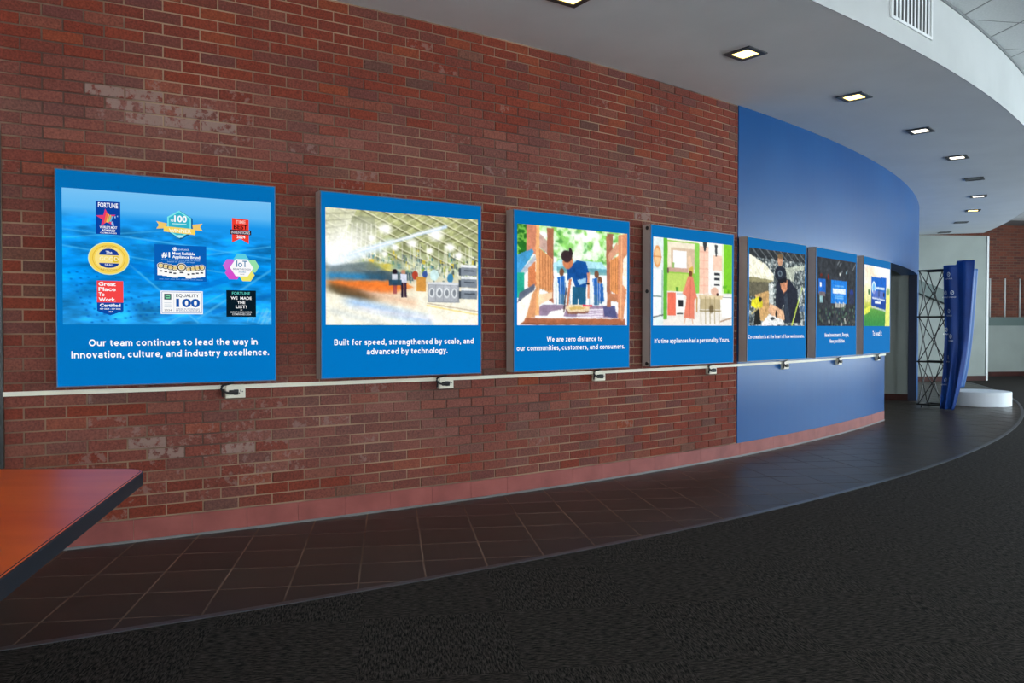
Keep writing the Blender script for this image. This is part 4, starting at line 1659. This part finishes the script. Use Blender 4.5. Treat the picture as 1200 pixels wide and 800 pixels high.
p.ell(.535, .282, .018, .006, (190, 240, 240), 4)
done(p, 'turquoise hexagon badge with a gold winner ribbon')

p = Print(fx, fz, Y0B)                                     # red ribbon
p.poly([(.782, .176), (.782, .298), (.822, .278), (.864, .302), (.864, .181)], (240, 62, 48), 1)
p.text('TIME', .800, .848, .202, (255, 190, 180), 2, h=.016)
p.text('BEST', .790, .858, .230, (45, 14, 18), 2, h=.022, bold=.025)
p.rect(.772, .234, .876, .258, (36, 30, 46), 2)
p.text('INVENTIONS', .778, .870, .254, (225, 215, 225), 3, h=.015)
p.text('2024', .804, .846, .276, WHITE, 3, h=.014, bold=.025)
done(p, 'red ribbon badge with a dark band')

p = Print(fx, fz, Y0B)                                     # golden seal
p.ell(.222, .402, .088, .077, (214, 236, 190), 1)
p.ell(.222, .402, .084, .073, (246, 214, 92), 2)
p.ell(.222, .402, .060, .055, (250, 226, 135), 3)
p.ring(.222, .402, .070, .063, .04, (220, 176, 60), 3)
p.poly([(.222 + .042 * math.cos(a), .386 + .030 * math.sin(a)) for a in [math.pi + math.pi * k / 12 for k in range(13)]], (24, 62, 150), 4)
p.poly([(.222 + .042 * math.cos(a), .424 + .022 * math.sin(a)) for a in [math.pi * k / 12 for k in range(13)]], (24, 62, 150), 4)
p.text('The', .208, .236, .380, WHITE, 5, h=.013)
p.text('GOOD', .182, .262, .412, (255, 245, 200), 5, h=.018)
p.rect(.238, .390, .262, .420, (225, 190, 50), 4)
p.text('SEAL', .204, .240, .437, (225, 230, 245), 5, h=.010)
p.text('AWARDED', .192, .252, .352, (190, 150, 50), 5, h=.008)
p.text('REVIEWED', .188, .256, .458, (190, 150, 50), 5, h=.008)
done(p, 'round golden seal with blue segments')

p = Print(fx, fz, Y0B)                                     # blue medal card
p.rect(.420, .325, .658, .500, (6, 96, 184), 1)
p.ell(.512, .345, .010, .009, WHITE, 2)
p.ring(.512, .345, .007, .0062, .25, (6, 96, 184), 3)
p.text('GE APPLIANCES', .526, .578, .350, (205, 225, 245), 2, h=.008)
p.text('#1', .452, .490, .385, WHITE, 2, h=.024, bold=.035)
p.text('Most Reliable', .500, .604, .371, WHITE, 2, h=.013, bold=.03)
p.text('Appliance Brand', .500, .628, .388, WHITE, 2, h=.013, bold=.03)
p.text('in the country, third year in a row', .452, .628, .400, (150, 200, 240), 2, h=.006)
p.text('based on owner surveys', .478, .604, .409, (150, 200, 240), 2, h=.006)
for k, (u, v, r) in enumerate(((.448, .427, .016), (.470, .430, .016), (.491, .434, .016), (.511, .437, .016), (.574, .440, .014), (.595, .437, .016), (.615, .434, .016), (.636, .431, .016), (.542, .432, .022))):
    p.ell(u, v, r * 1.05, r * .95, (250, 248, 235), 2 + (k == 8))
    p.rect(u - r * .95, v, u + r * .95, v + .046, (252, 252, 250), 2 + (k == 8))
    p.ring(u, v, r * .92, r * .84, .26, (70, 62, 40), 4 + (k == 8))
    p.ell(u, v, r * .55, r * .5, (226, 200, 130), 4 + (k == 8))
    p.rect(u - r * .4, v + .022, u + r * .4, v + .029, (60, 66, 80), 5)
p.text('see our site for details and dates', .440, .640, .493, (120, 180, 230), 2, h=.005)
done(p, 'blue card badge with a row of nine medals')

p = Print(fx, fz, Y0B)                                     # colourful hexagons
for (cu, cv, cc) in ((.826, .385, (90, 205, 225)), (.776, .415, (205, 105, 215)), (.786, .452, (215, 80, 205)), (.852, .460, (238, 232, 110)), (.876, .415, (150, 225, 170))):
    p.poly([(cu + .040 * math.cos(k * math.pi / 3), cv + .036 * math.sin(k * math.pi / 3)) for k in range(6)], cc, 1)
p.poly([(.828 + .058 * math.cos(k * math.pi / 3), .424 + .050 * math.sin(k * math.pi / 3)) for k in range(6)], (250, 250, 252), 2)
p.text('IoT', .802, .856, .420, (40, 120, 170), 3, h=.032, bold=.01)
p.text('BREAKTHROUGH', .786, .872, .436, (110, 120, 150), 3, h=.009)
p.text('AWARD', .812, .848, .450, (90, 150, 190), 3, h=.009)
p.text('WINNER', .818, .842, .460, (150, 150, 170), 3, h=.006)
done(p, 'ring of pastel hexagons around a white hexagon')

p = Print(fx, fz, Y0B)                                     # red and navy certificate
p.rect(.170, .507, .282, .608, REDB, 1)
p.poly([(.170, .608), (.170, .648), (.226, .668), (.282, .648), (.282, .608)], (10, 74, 165), 1)
for t_, u1, v in (('Great', .250, .530), ('Place', .250, .554), ('To', .202, .578), ('Work.', .250, .602)):
    p.text(t_, .177, u1, v, WHITE, 2, h=.017, bold=.025)
p.text('Certified', .182, .270, .628, WHITE, 2, h=.014, bold=.03)
p.text('SEP 2024 - SEP 2025', .182, .270, .641, WHITE, 2, h=.006, bold=.02)
p.text('USA', .216, .238, .654, WHITE, 2, h=.006, bold=.02)
done(p, 'red square badge with navy pointed foot')

p = Print(fx, fz, Y0B)                                     # white card
p.rect(.446, .547, .640, .660, (250, 251, 252), 1)
p.rect(.451, .552, .635, .655, (40, 110, 190), 2)
p.rect(.453, .554, .633, .653, (250, 251, 252), 3)
p.rect(.462, .562, .494, .590, (30, 60, 80), 4)
p.rect(.467, .567, .489, .585, (120, 205, 160), 5)
p.rect(.470, .574, .486, .578, (30, 60, 80), 6)
p.rect(.505, .560, .5065, .648, (190, 200, 215), 4)
p.text('EQUALITY', .516, .622, .577, (40, 60, 80), 4, h=.015)
p.text('100', .516, .626, .624, (20, 84, 170), 4, h=.038, bold=.035)
p.text('LEADER IN WORKPLACE', .516, .624, .638, (70, 100, 150), 4, h=.006)
p.text('INCLUSION', .516, .624, .646, (70, 100, 150), 4, h=.006)
p.text('2024', .462, .496, .646, (120, 120, 130), 4, h=.009)
for v in (.604, .614, .624):
    p.rect(.462, v, .494, v + .003, (200, 210, 220), 4)
done(p, 'white card badge with a blue number')

p = Print(fx, fz, Y0B)                                     # black card
p.rect(.752, .538, .898, .672, (6, 26, 38), 1)
p.text('FORTUNE', .780, .868, .560, (90, 200, 190), 2, h=.014)
p.text('WE  MADE', .774, .876, .584, WHITE, 2, h=.014, bold=.02)
p.text('THE', .806, .844, .606, WHITE, 2, h=.014, bold=.02)
p.text('LIST!', .798, .852, .628, WHITE, 2, h=.014, bold=.02)
p.rect(.820, .636, .830, .638, WHITE, 2)
p.text('MOST INNOVATIVE', .774, .876, .652, (220, 225, 230), 2, h=.008)
p.text('COMPANIES 2024', .780, .872, .663, (220, 225, 230), 2, h=.008)
done(p, 'black card badge with white lettering')

# ------------------------------------------------------------------ raceway and outlets
MB().arc(S_END, S_OPEN0, -0.001, 0.020, 0.878, 0.902, 0.12).build('cable_raceway', M['ivory'])
tag(bpy.data.objects['cable_raceway'], 'long ivory cable raceway running under the lightboxes', 'raceway')
OUT = ['under the award badge lightbox', 'under the factory lightbox', 'under the playground lightbox', 'under the green kitchen lightbox',
       'under the workshop lightbox', 'under the stage screen lightbox', 'under the grass backdrop lightbox']
for i, s in enumerate(BOX_S):
    r0 = empty('outlet_box', wp(s, 0, 0.822), head(s), 'ivory power outlet box on the raceway ' + OUT[i], 'outlet', 'outlet boxes along the raceway')
    o = MB().box(-0.058, 0.058, -0.038, 0.003, 0, 0.082).build('housing', M['ivory'], r0)
    bevel(o, 0.004)
    pl = MB().box(-0.052, 0.052, -0.041, -0.036, 0.005, 0.077).build('cover_plate', M['ivory'], r0)
    for dx in (0.022,):
        sk = MB()
        for (ax, az) in ((-0.007, 0.044), (0.007, 0.044), (0.0, 0.028)):
            sk.box(dx + ax - 0.0022, dx + ax + 0.0022, -0.0425, -0.040, az - 0.006, az + 0.006)
        sk.build('socket', M['socket'], r0)
    MB().tube([(0.040, -0.043, 0.039), (0.040, -0.040, 0.039)], 0.004, 8).build('screw', M['aluminium'], r0)

# ------------------------------------------------------------------ soffit downlights
M['lens'] = mat('lit_lens', (0.9, 0.9, 0.85), 0.5, emit=(1.0, 0.70, 0.18), estr=6.0)
M['lens_cool'] = mat('lit_lens_cool', (0.9, 0.9, 0.85), 0.5, emit=(1.0, 0.90, 0.75), estr=4.0)
M['lens_off'] = mat('unlit_lens', (0.08, 0.08, 0.085), 0.3)


def downlight(s, lit, cool, where):
    t = head(s)
    lab = ('lit' if lit else 'unlit') + ' square soffit downlight ' + where
    r0 = empty('soffit_downlight', wp(s, 0.885, SOFFIT), t, lab, 'downlight', 'lit soffit downlights' if lit else 'unlit soffit downlights')
    a, b = 0.12, 0.078
    fr = MB()
    for (x0, x1, y0, y1) in ((-a, a, -a, -b), (-a, a, b, a), (-a, -b, -b, b), (b, a, -b, b)):
        fr.box(x0, x1, y0, y1, -0.010, 0.003)
    fr.build('trim_frame', M['dark_trim'], r0)
    MB().box(-b, b, -b, b, -0.004, 0.003).build('lens', M['lens_cool' if cool else 'lens'] if lit else M['lens_off'], r0)


WHERE = ['over the award badge lightbox', 'over the gap between factory and playground lightboxes', 'over the green kitchen lightbox', 'over the workshop lightbox',
         'over the stage screen lightbox', 'past the grass backdrop lightbox', 'in front of the corridor opening', 'just past the corridor opening',
         'over the blue banner and plinth', 'second from the far grey wall', 'next to the far grey wall']
for k, lit in enumerate((1, 1, 1, 1, 1, 1, 0, 1, 1, 0, 0)):
    downlight(1.31 + 1.722 * k, lit, 3 < k < 8, WHERE[k])

# air vent on the soffit edge
vs = 5.585
vr = empty('air_vent', wp(vs, 1.76, 3.535), head(vs), 'white slatted air vent on the curved soffit edge', 'vent')
hw_, vh = 0.365, 0.34
fr = MB()
for (x0, x1, z0, z1) in ((-hw_, hw_, 0, 0.022), (-hw_, hw_, vh - 0.022, vh), (-hw_, -hw_ + 0.022, 0.022, vh - 0.022), (hw_ - 0.022, hw_, 0.022, vh - 0.022)):
    fr.box(x0, x1, -0.016, 0.012, z0, z1)
fr.build('frame', M['white_paint'], vr)
MB().box(-hw_ + 0.02, hw_ - 0.02, -0.003, 0.010, 0.02, vh - 0.02).build('backing', M['dark_trim'], vr)
sl = None
for k in range(11):
    if sl is None:
        sl = MB().hexa([(-0.015, -0.007, 0), (0.015, -0.005, 0), (0.015, -0.002, 0), (-0.015, -0.004, 0),
                        (-0.015, -0.007, vh - 0.044), (0.015, -0.005, vh - 0.044), (0.015, -0.002, vh - 0.044), (-0.015, -0.004, vh - 0.044)]).mesh('slat')
    o = link('slat', sl, M['white_paint'], vr)
    o.location = (-hw_ + 0.045 + 0.064 * k, 0, 0.022)

# ------------------------------------------------------------------ table
def rounded(poly, rad, seg=8):
    out = []
    n = len(poly)
    for i in range(n):
        p0, p1, p2 = Vector(poly[i - 1]), Vector(poly[i]), Vector(poly[(i + 1) % n])
        a, b = (p0 - p1).normalized(), (p2 - p1).normalized()
        ang = a.angle(b)
        d = rad / math.tan(ang / 2)
        c = p1 + (a + b).normalized() * (rad / math.sin(ang / 2))
        s0, s1 = p1 + a * d - c, p1 + b * d - c
        for k in range(seg + 1):
            v = s0.lerp(s1, k / seg)
            out.append(tuple(c + v.normalized() * rad))
    return out


TT = 0.74
tb = empty('table', (-1.75, 1.95, 0), 0, 'orange wood table with black rounded edge in front of the brick wall', 'table')


def loc2(p):
    return (p[0] + 1.75, p[1] - 1.95)


corners = [loc2(p) for p in ((-3.0, 2.88), (-3.1, 0.9), (-0.880, 0.85), (-1.335, 2.90))]
MB().prism(rounded(corners, 0.10), TT - 0.040, TT).build('tabletop', M['wood'], tb)
outer = rounded([loc2(p) for p in ((-3.004, 2.884), (-3.104, 0.896), (-0.875, 0.846), (-1.331, 2.904))], 0.104)
inner = rounded([loc2(p) for p in ((-2.995, 2.875), (-3.095, 0.905), (-0.886, 0.855), (-1.340, 2.895))], 0.096)
eb = MB()
prof = [(0, -0.046), (1, -0.046), (1, -0.004), (0, 0.0005)]
n = len(outer)
for k in range(n):
    k2 = (k + 1) % n
    i_, o_, i2, o2 = inner[k], outer[k], inner[k2], outer[k2]
    eb.hexa([(*i_, TT - 0.046), (*o_, TT - 0.046), (*o2, TT - 0.046), (*i2, TT - 0.046), (*i_, TT + 0.001), (*o_, TT - 0.004), (*o2, TT - 0.004), (*i2, TT + 0.001)])
eb.build('edge_band', M['edge_rubber'], tb)
for (x, y) in ((-0.9, 0.0), (0.1, 0.0)):
    MB().tube([(x, y, 0.03), (x, y, TT - 0.04)], 0.04, 16).build('column', M['black'], tb, True)
    ft = MB().box(x - 0.05, x + 0.05, y - 0.32, y + 0.32, 0.004, 0.034)
    bevel(ft.build('foot', M['black'], tb), 0.008)

# ------------------------------------------------------------------ folding display frame with banner
FO = Vector((6.39, 12.52, 0))                     # rear corner by the blue wall
A = Vector((0.30, -0.40, 0)).normalized()         # along the visible narrow side
B = Vector((0.80, 0.60, 0)).normalized()          # into the distance
pf = empty('popup_frame', FO, 0, 'black folding lattice frame beside the corridor opening', 'display frame')
DEP, WID, HH = 0.42, 0.30, 2.16
lev = [0.05, 0.72, 1.42, 2.14]


def P3(a, b, z):
    v = A * a + B * b
    return (v.x, v.y, z)


for b in (0.0, WID):
    for k in range(3):
        z0, z1 = lev[k], lev[k + 1]
        for a0, a1 in ((0.0, DEP), (DEP, 0.0), (-0.0, DEP / 2), (DEP / 2, 0.0), (DEP / 2, DEP), (DEP, DEP / 2)):
            if (abs(a1 - a0) < DEP * 0.9) != (b > 0):
                continue
            MB().tube([P3(a0, b, z0), P3(a1, b, z1)], 0.0075, 6).build('strut', M['black'], pf)
for a in (0.0, DEP):
    for k in range(3):
        MB().tube([P3(a, 0, lev[k]), P3(a, WID, lev[k + 1])], 0.0075, 6).build('strut', M['black'], pf)
        MB().tube([P3(a, WID, lev[k]), P3(a, 0, lev[k + 1])], 0.0075, 6).build('strut', M['black'], pf)
for k in range(4):
    for b in (0.0, WID):
        MB().tube([P3(-0.02, b, lev[k]), P3(DEP + 0.02, b, lev[k])], 0.014, 6).build('cross_bar', M['black'], pf)
    for a in (0.0, DEP):
        MB().tube([P3(a, 0, lev[k]), P3(a, WID, lev[k])], 0.008, 6).build('side_bar', M['black'], pf)
for a in (0.04, DEP - 0.04):
    for b in (0.03, WID - 0.03):
        MB().tube([P3(a, b, 0.0), P3(a, b, 0.06)], 0.014, 8).build('foot', M['black'], pf)

# banner: cloth wrapped over the near edge of the frame, falling in folds to the floor
bn = empty('banner', FO, 0, 'creased blue banner with white emblems hanging from the folding frame', 'banner')


def cloth(t, z):
    """t 0..1 across the cloth, z height; cloth narrows and sways towards the floor"""
    w = (0.20 + 0.25 * min(1, max(0, (z - 0.0) / 2.2)) ** 0.8)
    amp1, amp2 = 0.020 + 0.035 * max(0, 1.2 - z) / 1.2, 0.014 * max(0, 1.3 - z)
    fold = amp1 * (math.sin(t * 13 + 1.1 * z - 0.78) - 1) + amp2 * (math.sin(t * 29 - 2.3 * z) - 1)
    a = DEP - 0.03 + 0.02 * math.sin(2 * z) + t * w
    b = -0.013 + fold
    return a, b


nu, nv = 36, 48
mb = MB()
for j in range(nv + 1):
    for i in range(nu + 1):
        t = i / nu
        ztop = 2.20 + (0.06 if t > 0.42 else 0.0)
        z = 0.012 + (ztop - 0.012) * j / nv
        a, b = cloth(t, z)
        mb.v.append(P3(a, b, z))
for j in range(nv):
    for i in range(nu):
        k = j * (nu + 1) + i
        mb.f.append((k, k + 1, k + nu + 2, k + nu + 1))
o = mb.build('front_cloth', M['banner'], bn, True)
sd = o.modifiers.new('thickness', 'SOLIDIFY')
sd.thickness = 0.006
sd.offset = 1.0
# return of the cloth along the far side
mb = MB()
for j in range(nv + 1):
    for i in range(nu + 1):
        t = i / nu
        z = 0.35 + (2.13 - 0.35) * j / nv
        a, b = cloth(1.0, z)
        mb.v.append(P3(a - 0.01 + 0.006 * math.sin(9 * t), b + 0.012 + 0.14 * t, z))
for j in range(nv):
    for i in range(nu):
        k = j * (nu + 1) + i
        mb.f.append((k, k + 1, k + nu + 2, k + nu + 1))
o = mb.build('side_cloth', M['pale_banner'], bn, True)
sd = o.modifiers.new('thickness', 'SOLIDIFY')
sd.thickness = 0.006
M['emblem'] = mat('white_cloth_print', (0.9, 0.93, 0.97), 0.7)


def emblem(t, z, r, word=None):
    mb = MB()
    n = 20

    def pt(dt, dz):
        a, b = cloth(t + dt, z + dz)
        return P3(a, b - 0.009, z + dz)
    sc = 1.0 / 0.6
    for k in range(n):
        a0, a1 = 2 * math.pi * k / n, 2 * math.pi * (k + 1) / n
        mb.quad(pt(r * sc * math.cos(a0), r * math.sin(a0)), pt(r * sc * math.cos(a1), r * math.sin(a1)),
                pt(r * .72 * sc * math.cos(a1), r * .72 * math.sin(a1)), pt(r * .72 * sc * math.cos(a0), r * .72 * math.sin(a0)))
    for k in range(12):
        x0, x1 = -0.55 + 1.1 * k / 12, -0.55 + 1.1 * (k + 1) / 12
        f = lambda x: 0.3 * math.sin(x * 5)
        mb.quad(pt(r * sc * x0, r * (f(x0) - .14)), pt(r * sc * x1, r * (f(x1) - .14)), pt(r * sc * x1, r * (f(x1) + .14)), pt(r * sc * x0, r * (f(x0) + .14)))
    if word:
        v, f = text_geo(word, 0.01)
        x0, x1 = v[:, 0].min(), v[:, 0].max()
        k = 4.2 * r / (x1 - x0)
        i0 = len(mb.v)
        mb.v += [pt((x - (x0 + x1) / 2) * k * sc, -2.3 * r + y * k * 1.4) for x, y in v]
        mb.f += [tuple(i0 + q for q in ff) for ff in f]
    mb.build('emblem', M['emblem'], bn, fix=False)


for (t, z) in ((.22, 2.06), (.08, 1.78), (.34, 1.78), (.22, 1.50), (.08, 1.22), (.3, 1.12), (.2, .80), (.1, .45)):
    emblem(t, z, 0.033, 'GE APPLIANCES')

# ------------------------------------------------------------------ plinth (the figure that stands on it is a mascot and is left out)
pc = (7.61, 12.93)
pl = empty('plinth', (pc[0], pc[1], 0), 0, 'low round white plinth beside the blue banner', 'plinth')
n = 64
mb = MB().prism([(0.44 * math.cos(2 * math.pi * k / n), 0.44 * math.sin(2 * math.pi * k / n)) for k in range(n)], 0.0, 0.225)
bevel(mb.build('drum', M['plinth'], pl), 0.008, 3)
mb = MB().prism([(0.40 * math.cos(2 * math.pi * k / n), 0.40 * math.sin(2 * math.pi * k / n)) for k in range(n)], 0.22, 0.228)
mb.build('top_disc', M['plinth'], pl)
